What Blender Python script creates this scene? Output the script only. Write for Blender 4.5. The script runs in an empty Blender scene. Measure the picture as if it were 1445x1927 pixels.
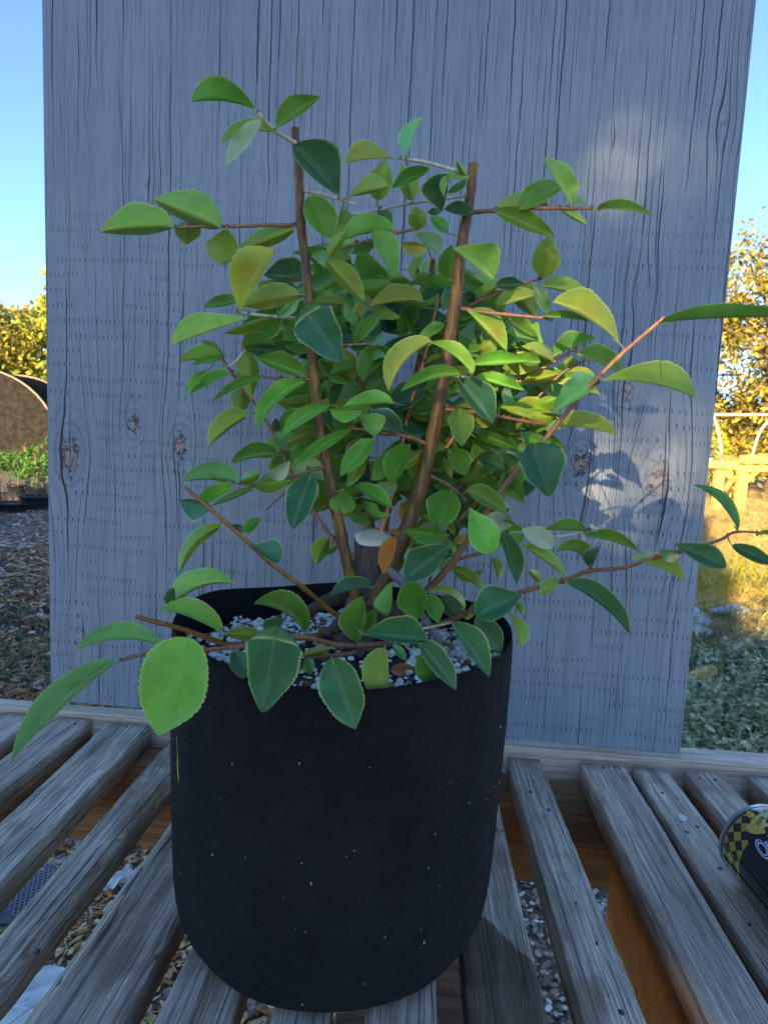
import bpy, bmesh, math, random
import numpy as np
from mathutils import Vector, Matrix
random.seed(7); rng = np.random.default_rng(11)
S = bpy.context.scene
R = math.radians
# ------------------------------------------------------------------ camera
FPX = 1336.0; CX, CY = 722.5, 963.5          # photograph 1445 x 1927
CAM = np.array([0, 0, 1.33])
_r = R(2.75)
Yc = np.array([795 - CX, -(850 - CY), -FPX]); Yc /= np.linalg.norm(Yc)
_h = np.array([math.cos(_r), -math.sin(_r), 0])
Zc = np.cross(_h, Yc); Zc /= np.linalg.norm(Zc)
Xc = np.cross(Yc, Zc)
MW = np.array([Xc, Yc, Zc])                    # camera -> world
def P(px, py, d):                              # point seen at px,py at depth d (metres)
    v = np.array([(px - CX) / FPX, -(py - CY) / FPX, -1.0]) * d
    return CAM + MW @ v
def onz(px, py, z):
    r = MW @ np.array([(px - CX) / FPX, -(py - CY) / FPX, -1.0])
    return CAM + r * ((z - CAM[2]) / r[2])
def onplane(px, py, o, n):
    r = MW @ np.array([(px - CX) / FPX, -(py - CY) / FPX, -1.0])
    return CAM + r * (np.dot(np.array(o) - CAM, n) / np.dot(r, n))
cd = bpy.data.cameras.new('camera'); cam = bpy.data.objects.new('camera', cd)
S.collection.objects.link(cam); S.camera = cam
cam.matrix_world = Matrix.Translation(CAM) @ Matrix(MW.tolist()).to_4x4()
cd.sensor_fit = 'VERTICAL'; cd.sensor_height = 36; cd.lens = FPX / 1927 * 36
cd.clip_start = 0.02; cd.clip_end = 800
cd.dof.use_dof = True; cd.dof.focus_distance = 0.82; cd.dof.aperture_fstop = 13.0
# ------------------------------------------------------------------ world, sun, exposure
EL, AZ = 15.0, 20.0                            # the sun stands low behind the camera, to the left
w = bpy.data.worlds.new('World'); S.world = w; w.use_nodes = True
nt = w.node_tree; bg = nt.nodes['Background']
sky = nt.nodes.new('ShaderNodeTexSky'); sky.sky_type = 'NISHITA'; sky.sun_disc = False
sky.sun_elevation = R(EL); sky.sun_rotation = R(180 + AZ); sky.air_density = 0.66; sky.dust_density = 0.0; sky.ozone_density = 3.0
nt.links.new(sky.outputs[0], bg.inputs[0]); bg.inputs[1].default_value = 0.12
SUN = np.array([-math.sin(R(AZ)) * math.cos(R(EL)), -math.cos(R(AZ)) * math.cos(R(EL)), math.sin(R(EL))])
sd = bpy.data.lights.new('sun', 'SUN'); so = bpy.data.objects.new('sun', sd); S.collection.objects.link(so)
sd.energy = 5.0; sd.angle = R(0.5); sd.color = (1.0, 0.76, 0.42)
so.rotation_euler = Vector(SUN).to_track_quat('Z', 'Y').to_euler(); so.location = (-2, -4, 6)
S.view_settings.view_transform = 'Standard'; S.view_settings.look = 'None'
S.view_settings.exposure = 2.0; S.view_settings.gamma = 1
# ------------------------------------------------------------------ helpers
C = S.collection
def tag(o, label=None, cat=None, group=None, kind=None):
    if label: o['label'] = label
    if cat: o['category'] = cat
    if group: o['group'] = group
    if kind: o['kind'] = kind
    return o
def thing(name, label, cat, loc=(0, 0, 0), group=None):
    o = bpy.data.objects.new(name, None); C.objects.link(o); o.location = Vector([float(a) for a in loc]); o.empty_display_size = .05
    return tag(o, label, cat, group)
class MB:
    def __init__(s): s.v = []; s.f = []; s.m = []; s.uv = []; s.col = []
    def add(s, vs, fs, mi=0, uv=None, col=None):
        n = len(s.v); s.v += [tuple(map(float, p)) for p in vs]
        s.f += [tuple(i + n for i in f) for f in fs]; s.m += [mi] * len(fs)
        if uv is not None: s.uv += list(uv)
        elif s.uv: s.uv += [(0, 0)] * len(vs)
        if col is not None: s.col += [col] * len(vs) if len(col) == 4 and not hasattr(col[0], '__len__') else list(col)
        elif s.col: s.col += [(1, 1, 1, 1)] * len(vs)
    def build(s, name, mats, parent=None, smooth=True, world=True):
        me = bpy.data.meshes.new(name); vv = s.v
        off = np.zeros(3)
        if parent is not None and world: off = np.array(parent.location)
        elif parent is None and len(vv):
            a = np.array(vv); off = np.array([a[:, 0].mean(), a[:, 1].mean(), a[:, 2].min()])
        vv = (np.array(vv) - off).tolist()
        me.from_pydata(vv, [], s.f)
        for m in (mats if isinstance(mats, (list, tuple)) else [mats]): me.materials.append(m)
        me.polygons.foreach_set('material_index', s.m)
        me.polygons.foreach_set('use_smooth', [smooth] * len(s.f))
        if s.uv:
            ul = me.uv_layers.new(name='UVMap'); li = np.empty(len(me.loops), int); me.loops.foreach_get('vertex_index', li)
            ul.data.foreach_set('uv', np.array(s.uv, float)[li].ravel())
        if s.col:
            ca = me.color_attributes.new('Col', 'FLOAT_COLOR', 'POINT'); ca.data.foreach_set('color', np.array(s.col, float).ravel())
        me.update(); o = bpy.data.objects.new(name, me); C.objects.link(o)
        if parent is not None: o.parent = parent
        if parent is None: o.location = off
        return o
def box(mb, c, sx, sy, sz, rot=None, mi=0, col=None):
    M = np.array(rot) if rot is not None else np.eye(3)
    vs = [np.array(c) + M @ np.array([sx * a / 2, sy * b / 2, sz * d / 2]) for a in (-1, 1) for b in (-1, 1) for d in (-1, 1)]
    mb.add(vs, [(0, 1, 3, 2), (4, 6, 7, 5), (0, 4, 5, 1), (2, 3, 7, 6), (0, 2, 6, 4), (1, 5, 7, 3)], mi, None, col)
def beam(mb, a, b, w_, t, mi=0, up=(0, 0, 1), nseg=1, jit=0, col=None):     # bevelled bar from a to b
    a = np.array(a, float); b = np.array(b, float); d = b - a; L = np.linalg.norm(d); d /= L
    s = np.cross(d, np.array(up, float)); s /= np.linalg.norm(s); u = np.cross(s, d)
    e = min(w_, t) * .08
    prof = []
    for (x, y) in ((w_/2, t/2), (-w_/2, t/2), (-w_/2, -t/2), (w_/2, -t/2)):
        sx = 1 if x > 0 else -1; sy = 1 if y > 0 else -1
        q = [(x, y - sy * e), (x - sx * e, y)]
        prof += q if sx * sy > 0 else q[::-1]
    n = len(prof); vs = []
    for k in range(nseg + 1):
        for (x, y) in prof:
            j = rng.normal(0, jit, 2) if jit else (0, 0)
            vs.append(a + d * L * k / nseg + s * (x + j[0]) + u * (y + j[1]))
    fs = [(k*n+i, k*n+(i+1) % n, (k+1)*n+(i+1) % n, (k+1)*n+i) for k in range(nseg) for i in range(n)]
    fs += [tuple(range(n))[::-1], tuple(range(nseg*n, nseg*n+n))]
    mb.add(vs, fs, mi, None, col)
def smooth_path(pts, n=4):
    pts = [np.array(p, float) for p in pts]
    if len(pts) < 3: return [pts[0] + (pts[-1] - pts[0]) * t for t in np.linspace(0, 1, n + 1)]
    out = []
    for i in range(len(pts) - 1):
        p0 = pts[max(i-1, 0)]; p1 = pts[i]; p2 = pts[i+1]; p3 = pts[min(i+2, len(pts)-1)]
        for t in np.linspace(0, 1, n, endpoint=False):
            out.append(.5 * ((2*p1) + (-p0+p2)*t + (2*p0-5*p1+4*p2-p3)*t*t + (-p0+3*p1-3*p2+p3)*t**3))
    out.append(pts[-1]); return out
def tube(mb, pts, r0, r1, sides=8, mi=0, jit=0, col=None, rads=None):
    pts = [np.array(p, float) for p in pts]; n = len(pts); vs = []; up = None
    for i, p in enumerate(pts):
        d = pts[min(i+1, n-1)] - pts[max(i-1, 0)]; d /= (np.linalg.norm(d) + 1e-9)
        if up is None:
            up = np.cross(d, [0.3, 0.9, 0.2]); 
        s = up - d * np.dot(up, d); s /= (np.linalg.norm(s) + 1e-9); up = s; u = np.cross(d, s)
        r = rads[i] if rads is not None else r0 + (r1 - r0) * i / max(1, n - 1)
        for k in range(sides):
            a = 2 * math.pi * k / sides; rr = r * (1 + (rng.normal(0, jit) if jit else 0))
            vs.append(p + s * math.cos(a) * rr + u * math.sin(a) * rr)
    fs = [(i*sides+k, i*sides+(k+1) % sides, (i+1)*sides+(k+1) % sides, (i+1)*sides+k) for i in range(n-1) for k in range(sides)]
    fs += [tuple(range(sides))[::-1], tuple(range((n-1)*sides, n*sides))]
    mb.add(vs, fs, mi, None, col)
def blob(mb, c, r, sq=(1, 1, 1), mi=0, col=None, jit=.15):
    t = (1 + 5 ** .5) / 2
    V = np.array([(-1,t,0),(1,t,0),(-1,-t,0),(1,-t,0),(0,-1,t),(0,1,t),(0,-1,-t),(0,1,-t),(t,0,-1),(t,0,1),(-t,0,-1),(-t,0,1)]) / 1.9
    F = [(0,11,5),(0,5,1),(0,1,7),(0,7,10),(0,10,11),(1,5,9),(5,11,4),(11,10,2),(10,7,6),(7,1,8),(3,9,4),(3,4,2),(3,2,6),(3,6,8),(3,8,9),(4,9,5),(2,4,11),(6,2,10),(8,6,7),(9,8,1)]
    V = V * (1 + rng.normal(0, jit, (12, 1))) * r * np.array(sq)
    mb.add(V + np.array(c), F, mi, None, col)
# ------------------------------------------------------------------ material helpers
class NG:
    def __init__(s, name):
        s.m = bpy.data.materials.new(name); s.m.use_nodes = True; s.t = s.m.node_tree
        s.b = s.t.nodes['Principled BSDF']; s.out = s.t.nodes['Material Output']
    def n(s, ty, ins=None, **kw):
        nd = s.t.nodes.new(ty)
        for k, v in kw.items(): setattr(nd, k, v)
        for k, v in (ins or {}).items(): s.set(nd.inputs[k], v)
        return nd
    def set(s, inp, v):
        if isinstance(v, bpy.types.NodeSocket): s.t.links.new(v, inp)
        elif isinstance(v, bpy.types.Node): s.t.links.new(v.outputs[0], inp)
        else:
            if hasattr(inp.default_value, '__len__') and not hasattr(v, '__len__'): v = (v,) * len(inp.default_value)
            if hasattr(v, '__len__') and len(inp.default_value) == 4 and len(v) == 3: v = tuple(v) + (1,)
            inp.default_value = v
    def math(s, op, a, b=0.0, c=None, clamp=False):
        nd = s.n('ShaderNodeMath', operation=op, use_clamp=clamp); s.set(nd.inputs[0], a); s.set(nd.inputs[1], b)
        if c is not None: s.set(nd.inputs[2], c)
        return nd.outputs[0]
    def mix(s, f, a, b, bt='MIX'):
        nd = s.n('ShaderNodeMix', data_type='RGBA', blend_type=bt); s.set(nd.inputs[0], f); s.set(nd.inputs[6], a); s.set(nd.inputs[7], b)
        return nd.outputs[2]
    def noise(s, vec, scale, detail=4, rough=.55, dist=0, out=0):
        return s.n('ShaderNodeTexNoise', {'Vector': vec, 'Scale': scale, 'Detail': detail, 'Roughness': rough, 'Distortion': dist}).outputs[out]
    def mapping(s, vec, scale=(1, 1, 1), loc=(0, 0, 0)):
        return s.n('ShaderNodeMapping', {'Vector': vec, 'Scale': scale, 'Location': loc}).outputs[0]
    def ramp(s, f, stops, interp='LINEAR'):
        nd = s.n('ShaderNodeValToRGB', {'Fac': f}); r = nd.color_ramp; r.interpolation = interp
        while len(r.elements) < len(stops): r.elements.new(.5)
        for e, (p, c) in zip(r.elements, stops):
            e.position = p; e.color = (c, c, c, 1) if not hasattr(c, '__len__') else (tuple(c) + (1,))
        return nd.outputs[0]
    def step(s, v, lo, hi):      # smooth 0..1
        return s.n('ShaderNodeMapRange', {'Value': v, 'From Min': lo, 'From Max': hi}, clamp=True, interpolation_type='SMOOTHSTEP').outputs[0]
    def lines(s, x, z, f, w0, seed, thr=.5, zf=3.0, wand=.5):
        # thin checks along z: one per 1/f metres, each with its own place, wander and ends
        nw = s.noise(s.n('ShaderNodeCombineXYZ', {0: s.math('MULTIPLY', x, f * .35), 1: seed, 2: s.math('MULTIPLY', z, 6.0)}).outputs[0], 1.0, 3, .6)
        X = s.math('ADD', s.math('MULTIPLY', x, f), s.math('MULTIPLY', nw, wand)); i = s.math('FLOOR', X); fr = s.math('FRACT', X)
        r1 = s.n('ShaderNodeTexWhiteNoise', {'W': s.math('ADD', i, seed)}, noise_dimensions='1D').outputs[0]
        d = s.math('DIVIDE', s.math('ABSOLUTE', s.math('SUBTRACT', fr, s.math('MULTIPLY_ADD', r1, .6, .2))), f)
        m = s.noise(s.n('ShaderNodeCombineXYZ', {0: s.math('MULTIPLY', i, 3.7), 1: seed, 2: s.math('MULTIPLY', z, zf)}).outputs[0], 1.0, 2.5, .6)
        wd = s.math('MULTIPLY', s.step(m, thr, thr + .16), w0); wd = s.math('ADD', wd, 1e-6)
        return s.math('MULTIPLY', s.math('SUBTRACT', 1.0, s.step(s.math('DIVIDE', d, wd), .45, 1.0)), s.step(m, thr, thr + .05))
    def bump(s, h, strength=.3, dist=.002):
        return s.n('ShaderNodeBump', {'Height': h, 'Strength': strength, 'Distance': dist}).outputs[0]
    def fin(s, **kw):
        for k, v in kw.items(): s.set(s.b.inputs[k.replace('_', ' ')], v)
        return s.m
def simple(name, c1, c2, scale=30, rough=.7, bump=.3, stretch=(1, 1, 1), bd=.003, rmin=.35, rmax=.65, **kw):
    g = NG(name); tc = g.n('ShaderNodeTexCoord').outputs['Object']; oi = g.n('ShaderNodeObjectInfo').outputs['Random']
    v = g.n('ShaderNodeVectorMath', {0: g.mapping(tc, stretch), 1: g.n('ShaderNodeCombineXYZ', {0: g.math('MULTIPLY', oi, 37.0), 1: g.math('MULTIPLY', oi, 91.0)})}, operation='ADD').outputs[0]
    n = g.noise(v, scale, 6); c = g.mix(g.step(n, rmin, rmax), c1, c2)
    return g.fin(Base_Color=c, Roughness=rough, Normal=g.bump(n, bump, bd), **kw)
def wood_mat(name, cols, brown, line=.5, ridge=90, wet=0.3, axis='Y', paint=None):
    """weathered timber, grain along local Y"""
    g = NG(name); tc = g.n('ShaderNodeTexCoord').outputs['Object']; oi = g.n('ShaderNodeObjectInfo').outputs['Random']
    off = g.n('ShaderNodeCombineXYZ', {0: g.math('MULTIPLY', oi, 13.7), 1: g.math('MULTIPLY', oi, 57.3), 2: g.math('MULTIPLY', oi, 5.1)})
    v = g.n('ShaderNodeVectorMath', {0: tc, 1: off}, operation='ADD').outputs[0]
    sc = {'Y': (1, .045, 1), 'X': (.045, 1, 1), 'Z': (1, 1, .045)}[axis]
    vs = g.mapping(v, sc)
    wob = g.noise(g.mapping(v, (3, 3, 3)), 1.0, 3, out=1)
    vw = g.n('ShaderNodeVectorMath', {0: vs, 1: g.n('ShaderNodeVectorMath', {0: wob, 3: .006}, operation='SCALE').outputs[0]}, operation='ADD').outputs[0]
    n1 = g.noise(vw, ridge * .45, 5, .6); n2 = g.noise(vw, ridge * 3.2, 5, .7); n3 = g.noise(v, 7, 5, .6); n4 = g.noise(g.mapping(v, sc), 26, 4, .6)
    n5 = g.noise(g.mapping(v, tuple(q if q == 1 else .02 for q in sc)), 1100, 3, .7)
    base = g.mix(g.step(n1, .38, .62), cols[0], cols[1]); base = g.mix(g.math('MULTIPLY', g.step(n2, .40, .66), .7), base, cols[2]); base = g.mix(g.math('MULTIPLY', g.step(n5, .5, .7), .38), base, tuple(min(.8, x * 1.65) for x in cols[1])); base = g.mix(g.math('MULTIPLY', g.step(n5, .5, .3), .35), base, tuple(x * .5 for x in cols[2]))
    base = g.mix(g.math('MULTIPLY', g.step(g.math('ADD', g.math('MULTIPLY', n3, .6), g.math('MULTIPLY', n4, .4)), .5, .62), wet * .7), base, brown)
    sp = g.n('ShaderNodeSeparateXYZ', {0: v}); ia, ib = {'Y': (0, 1), 'X': (1, 0), 'Z': (0, 2)}[axis]
    xa = g.math('ADD', sp.outputs[ia], sp.outputs[2 if axis != 'Z' else 1]); za = sp.outputs[ib]
    ln = g.math('MAXIMUM', g.lines(xa, za, 110, .0011, 3.1, .47, 5), g.math('MULTIPLY', g.lines(xa, za, 240, .0006, 7.7, .45, 9), .7))
    ln = g.math('MAXIMUM', g.math('MULTIPLY', g.lines(xa, za, 430, .00045, 2.7, .42, 12), .55), ln); ln = g.math('MAXIMUM', ln, g.lines(xa, za, 38, .0018, 5.7, .52, 2.2))
    base = g.mix(g.math('MULTIPLY', ln, line), base, tuple(x * .30 for x in cols[0]))
    h = g.math('ADD', g.math('MULTIPLY', n2, .35), g.math('SUBTRACT', g.math('MULTIPLY', n1, .7), g.math('MULTIPLY', ln, 1.1)))
    return g.fin(Base_Color=base, Roughness=.8, Normal=g.bump(h, .6, .0016), Specular_IOR_Level=.3)
def vcol_mat(name, rough=.7, trans=0, jitter=.35, scale=60, spec=.3):
    g = NG(name); a = g.n('ShaderNodeVertexColor', layer_name='Col').outputs[0]; tc = g.n('ShaderNodeTexCoord').outputs['Object']
    n = g.noise(tc, scale, 4); c = g.mix(jitter, a, g.mix(g.step(n, .3, .7), (.25, .25, .25), (1, 1, 1)), 'MULTIPLY')
    g.fin(Base_Color=c, Roughness=rough, Specular_IOR_Level=spec)
    if trans:
        tr = g.n('ShaderNodeBsdfTranslucent', {'Color': c}); mx = g.n('ShaderNodeMixShader', {0: trans, 1: g.b.outputs[0], 2: tr.outputs[0]})
        g.t.links.new(mx.outputs[0], g.out.inputs[0])
    return g.m
M_grey = [wood_mat('weathered_grey_a', ((0.553, 0.419, 0.310), (0.858, 0.678, 0.515), (0.305, 0.212, 0.143)), (0.276, 0.147, 0.077), .9, 90, .9),
          wood_mat('weathered_grey_b', ((0.498, 0.372, 0.272), (0.900, 0.767, 0.582), (0.262, 0.177, 0.114)), (0.235, 0.130, 0.067), .95, 60, .95),
          wood_mat('weathered_grey_c', ((0.456, 0.342, 0.248), (0.732, 0.572, 0.429), (0.262, 0.183, 0.124)), (0.221, 0.124, 0.067), .8, 120, .9)]
def dark_near_end(m):  # copy of a slat wood, darker towards the near end along a diagonal edge
    m2 = m.copy(); m2.name = 'weathered_grey_dark_near'; t = m2.node_tree; b = t.nodes['Principled BSDF']; src = b.inputs['Base Color'].links[0].from_socket
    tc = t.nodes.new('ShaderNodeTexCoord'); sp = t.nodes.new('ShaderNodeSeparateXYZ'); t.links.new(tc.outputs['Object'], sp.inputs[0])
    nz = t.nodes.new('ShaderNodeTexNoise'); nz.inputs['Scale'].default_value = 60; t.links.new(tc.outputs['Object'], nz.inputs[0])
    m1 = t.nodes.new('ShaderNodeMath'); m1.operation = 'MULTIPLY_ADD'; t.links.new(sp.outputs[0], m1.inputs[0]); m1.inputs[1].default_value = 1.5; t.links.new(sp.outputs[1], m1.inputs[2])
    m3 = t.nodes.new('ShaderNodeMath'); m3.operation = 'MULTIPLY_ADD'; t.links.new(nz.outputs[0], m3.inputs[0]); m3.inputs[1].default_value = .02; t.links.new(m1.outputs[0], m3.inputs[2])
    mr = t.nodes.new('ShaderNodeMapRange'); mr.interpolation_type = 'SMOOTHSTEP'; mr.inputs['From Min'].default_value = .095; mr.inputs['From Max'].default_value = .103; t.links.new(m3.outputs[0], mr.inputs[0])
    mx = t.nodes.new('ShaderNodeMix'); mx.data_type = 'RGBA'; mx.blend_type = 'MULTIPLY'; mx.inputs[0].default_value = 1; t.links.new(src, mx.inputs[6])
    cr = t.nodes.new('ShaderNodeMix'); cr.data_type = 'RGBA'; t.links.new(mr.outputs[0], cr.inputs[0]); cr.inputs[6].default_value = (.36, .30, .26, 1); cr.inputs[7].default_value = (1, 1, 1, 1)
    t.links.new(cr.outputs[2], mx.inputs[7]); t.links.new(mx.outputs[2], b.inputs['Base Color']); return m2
M_grey.append(dark_near_end(M_grey[2]))
M_side = wood_mat('weathered_side', ((0.346, 0.253, 0.183), (0.587, 0.425, 0.303), (0.241, 0.160, 0.112)), (0.276, 0.146, 0.071), .8, 100, .5)
M_brown = wood_mat('sheltered_brown_wood', ((0.259, 0.139, 0.067), (0.389, 0.218, 0.108), (0.179, 0.092, 0.043)), (0.162, 0.079, 0.038), .5, 60, .4, 'X')
M_orange = wood_mat('fresh_plywood', ((0.680, 0.251, 0.065), (0.842, 0.343, 0.097), (0.486, 0.172, 0.049)), (0.324, 0.132, 0.054), .6, 40, .5, 'Y')
M_pine = wood_mat('yellow_lumber', ((0.826, 0.442, 0.088), (0.826, 0.540, 0.129), (0.780, 0.343, 0.081)), (0.697, 0.221, 0.065), .2, 30, .4, 'X')
M_rail = wood_mat('pale_rail_wood', ((0.587, 0.430, 0.313), (0.850, 0.669, 0.501), (0.445, 0.306, 0.204)), (0.398, 0.220, 0.110), .5, 80, .4, 'X')
M_nail = simple('rusty_nail', (.03, .02, .018), (.07, .04, .03), 400, .6)
T = 0.80                                            # height of the slat tops above the ground
# ------------------------------------------------------------------ terrain
def sstep(a, b, x): t = np.clip((x - a) / (b - a), 0, 1); return t * t * (3 - 2 * t)
def bumps(x, y):
    return (.03 * np.sin(x * 1.7 + 1.3) * np.sin(y * 1.3 + .4) + .018 * np.sin(x * 4.1 + y * 2.3) + .012 * np.sin(7.3 * x - 5.1 * y) * np.sin(3.3 * y))
def ground_h(x, y):
    x = np.asarray(x, float); y = np.asarray(y, float)
    h = .78 * sstep(2.6, 13.5, y) * sstep(.2, 3.4, x)
    h = h + .22 * np.exp(-((x + 3.6) / 1.5) ** 2 - ((y - 6.4) / 1.9) ** 2)
    h = h + .12 * np.exp(-((x - 2.6) / .9) ** 2 - ((y - 5.2) / .8) ** 2)
    f = sstep(1.0, 3.0, y)
    return h + bumps(x, y) * (0.15 + .85 * f)
def ground_mesh():
    xs = np.concatenate([-np.geomspace(260, 9, 22), np.linspace(-8.6, 8.6, 140), np.geomspace(9, 260, 22)])
    ys = np.concatenate([-np.geomspace(200, 4, 16), np.linspace(-3.5, 16, 150), np.geomspace(17, 500, 26)])
    X, Y = np.meshgrid(xs, ys); Z = ground_h(X, Y); n = len(xs)
    mb = MB(); mb.v = list(zip(X.ravel().tolist(), Y.ravel().tolist(), Z.ravel().tolist()))
    mb.f = [(j*n+i, j*n+i+1, (j+1)*n+i+1, (j+1)*n+i) for j in range(len(ys)-1) for i in range(n-1)]; mb.m = [0] * len(mb.f)
    return mb
g = NG('mulched_ground'); tc = g.n('ShaderNodeTexCoord').outputs['Object']; pos = g.n('ShaderNodeNewGeometry').outputs['Position']
vor = g.n('ShaderNodeTexVoronoi', {'Vector': g.mapping(pos, (1, .6, 1)), 'Scale': 42}); n1 = g.noise(pos, 1.1, 5); n2 = g.noise(pos, 60, 5)
chip = g.ramp(g.n('ShaderNodeSeparateColor', {0: vor.outputs[1]}).outputs[0], [(0, (.09, .05, .03)), (.35, (.20, .125, .075)), (.6, (.34, .24, .15)), (.85, (.50, .40, .30)), (1, (.58, .50, .42))])
chip = g.mix(g.step(n2, .35, .7), (.05, .032, .02), chip)
dry = g.mix(g.step(g.noise(pos, 25, 5), .35, .65), (.60, .33, .065), (.80, .50, .13)); dry = g.mix(g.math('MULTIPLY', g.step(n1, .5, .65), .5), dry, (.22, .21, .07))
sx = g.n('ShaderNodeSeparateXYZ', {0: pos})
far = g.math('MULTIPLY', g.step(g.math('ADD', sx.outputs[1], g.math('MULTIPLY', n1, 2.0)), 5.6, 7.0), g.step(sx.outputs[0], .6, 1.6))
gcol = g.mix(far, chip, dry)
grass_far = g.step(sx.outputs[1], 18, 26); gcol = g.mix(grass_far, gcol, (.16, .15, .06))
M_ground = g.fin(Base_Color=gcol, Roughness=.9, Normal=g.bump(g.math('ADD', n2, g.math('MULTIPLY', vor.outputs[0], -.8)), .8, .02))
gr = ground_mesh().build('ground', M_ground); gr['kind'] = 'structure'
# ------------------------------------------------------------------ pallet table
pal = thing('pallet_table', 'weathered grey slatted wooden table that carries the black pot and blue board', 'table', (0, .75, 0))
def slat(q, wob=.0008, rnd=.045, mat=0, nails=(), wane=0, z=T, th=.038, skew=0):
    """q: far-left, far-right, near-left, near-right (x,y) on the table plane"""
    fl, fr, nl, nr = [np.array(p, float) for p in q]
    c = (fl + fr + nl + nr) / 4; d = ((fl + fr) - (nl + nr)) / 2; L = np.linalg.norm(d); d /= L; s = np.array([d[1], -d[0]])
    wf = np.dot(fr - fl, s); wn = np.dot(nr - nl, s)
    nseg = 60; e = th * rnd; vs = []; fs = []
    ph = rng.uniform(0, 9, 6)
    base = []
    for k in range(6): a = math.pi / 2 * k / 5; base.append((1, 1, -1 + math.cos(a), -1 + math.sin(a)))      # top-right corner
    top = [(1, 1, (math.cos(a) - 1), (math.sin(a) - 1)) for a in np.linspace(0, math.pi/2, 4)]
    flat = [(t, 1, 0, 0) for t in np.linspace(.8, -.8, 13)]
    tl = [(-1, 1, -(math.cos(a) - 1), (math.sin(a) - 1)) for a in np.linspace(math.pi/2, 0, 4)]
    prof = top + flat + tl + [(-1, -1, 0, 0), (1, -1, 0, 0)]
    n = len(prof); gph = rng.uniform(0, 6, 5)
    for k in range(nseg + 1):
        t = k / nseg; ww = wn + (wf - wn) * t
        y = (t - .5) * L
        for i, (a, b, ex, ey) in enumerate(prof):
            wv = wob * (.5 * math.sin(y * 9 + ph[0] + a * 2) + .25 * math.sin(y * 31 + ph[1] + a * 5)) + rng.normal(0, wob * .22)
            ee = e * (1 + .25 * math.sin(y * 33 + ph[2]))
            exx = ee * ex; eyy = ee * ey
            if wane and a == -1 and b == 1: exx *= wane; eyy *= wane * .75
            x = a * ww / 2 + exx + (wv if abs(a) == 1 else 0)
            zz = (0 if b > 0 else -th) + eyy
            if b > 0: zz += .0006 * math.sin(a * 17 + gph[0] + .8 * math.sin(y * 4 + gph[1])) + .0004 * math.sin(a * 39 + gph[2] + math.sin(y * 6))
            if b > 0: zz += rng.normal(0, .00012)
            vs.append((x, y, zz))
    for k in range(nseg):
        for i in range(n):
            j = (i + 1) % n; fs.append((k*n+j, k*n+i, (k+1)*n+i, (k+1)*n+j))
    fs += [tuple(range(n)), tuple(range(nseg*n, nseg*n+n))[::-1]]
    mb = MB(); mb.v = [tuple(map(float, v)) for v in vs]; mb.f = fs; mb.m = [0] * len(fs)
    for kf, i in enumerate(range(0)): pass
    # nails
    for (px, py) in nails:
        p = onz(px, py, z)[:2] - c; lx, ly = np.dot(p, s), np.dot(p, d); r = .0030
        vs = [(lx + r * math.cos(a) * rng.uniform(.8, 1.2), ly + r * 1.2 * math.sin(a), .0003) for a in np.linspace(0, 2*math.pi, 10, endpoint=False)]
        vs2 = [(x, y, -.002) for x, y, _ in vs]; m = len(vs)
        mb.add(vs + vs2, [tuple(range(m))] + [(i, m+i, m+(i+1) % m, (i+1) % m) for i in range(m)], 1)
    me = bpy.data.meshes.new('slat'); me.from_pydata(mb.v, [], mb.f)
    me.materials.append(M_grey[mat]); me.materials.append(M_nail)
    me.polygons.foreach_set('material_index', mb.m); me.polygons.foreach_set('use_smooth', [True] * len(mb.f))
    o = bpy.data.objects.new('slat', me); C.objects.link(o); o.parent = pal
    o.location = (c[0] - pal.location.x, c[1] - pal.location.y, z - pal.location.z); o.rotation_euler.z = -math.atan2(d[0], d[1])
    return o
YF, YN = 1.226, .12
def sl(x0f, x1f, x0n, x1n, yf=YF, yn=YN, **k): return slat(((x0f, yf), (x1f, yf), (x0n, yn), (x1n, yn)), **k)
sl(-.775, -.692, -.78, -.702, 1.265, mat=0)
sl(-.655, -.594, -.662, -.596, 1.265, mat=0, nails=((128, 1358), (142, 1362)))
sl(-.557, -.476, -.522, -.462, 1.252, mat=1, nails=((240, 1368), (62, 1560)), wob=.0016)
sl(-.425, -.368, -.42, -.385, 1.240, mat=1, rnd=.38, wob=.0022, nails=((70, 1790),))
sl(-.322, -.238, -.345, -.252, 1.235, mat=2, rnd=.16, wane=2.9, wob=.0012)
sl(-.205, -.150, -.225, -.148, 1.235, mat=2)
sl(-.112, -.062, -.112, -.058, 1.235, mat=2)
sl(-.027, .040, -.025, .043, 1.235, mat=2, wob=.0008)
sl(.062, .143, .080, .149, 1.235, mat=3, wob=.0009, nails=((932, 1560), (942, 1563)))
sl(.178, .234, .186, .245, 1.222, mat=1, wob=.0014, nails=((1004, 1470), (998, 1490), (1032, 1524), (1030, 1535), (1086, 1700), (1120, 1775), (1148, 1875), (1168, 1905)))
sl(.305, .380, .298, .362, 1.221, mat=0, wob=.0013, nails=((1134, 1445), (1154, 1444)))
sl(.394, .452, .378, .440, 1.218, mat=1, nails=((1246, 1492), (1273, 1504), (1292, 1566), (1312, 1556), (1354, 1634), (1408, 1740)))
sl(.482, .540, .476, .552, 1.215, mat=0, nails=((1345, 1467), (1315, 1464)))
sl(.589, .660, .589, .66, 1.210, mat=2)
sl(.72, .79, .72, .79, 1.21, mat=0)
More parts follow.
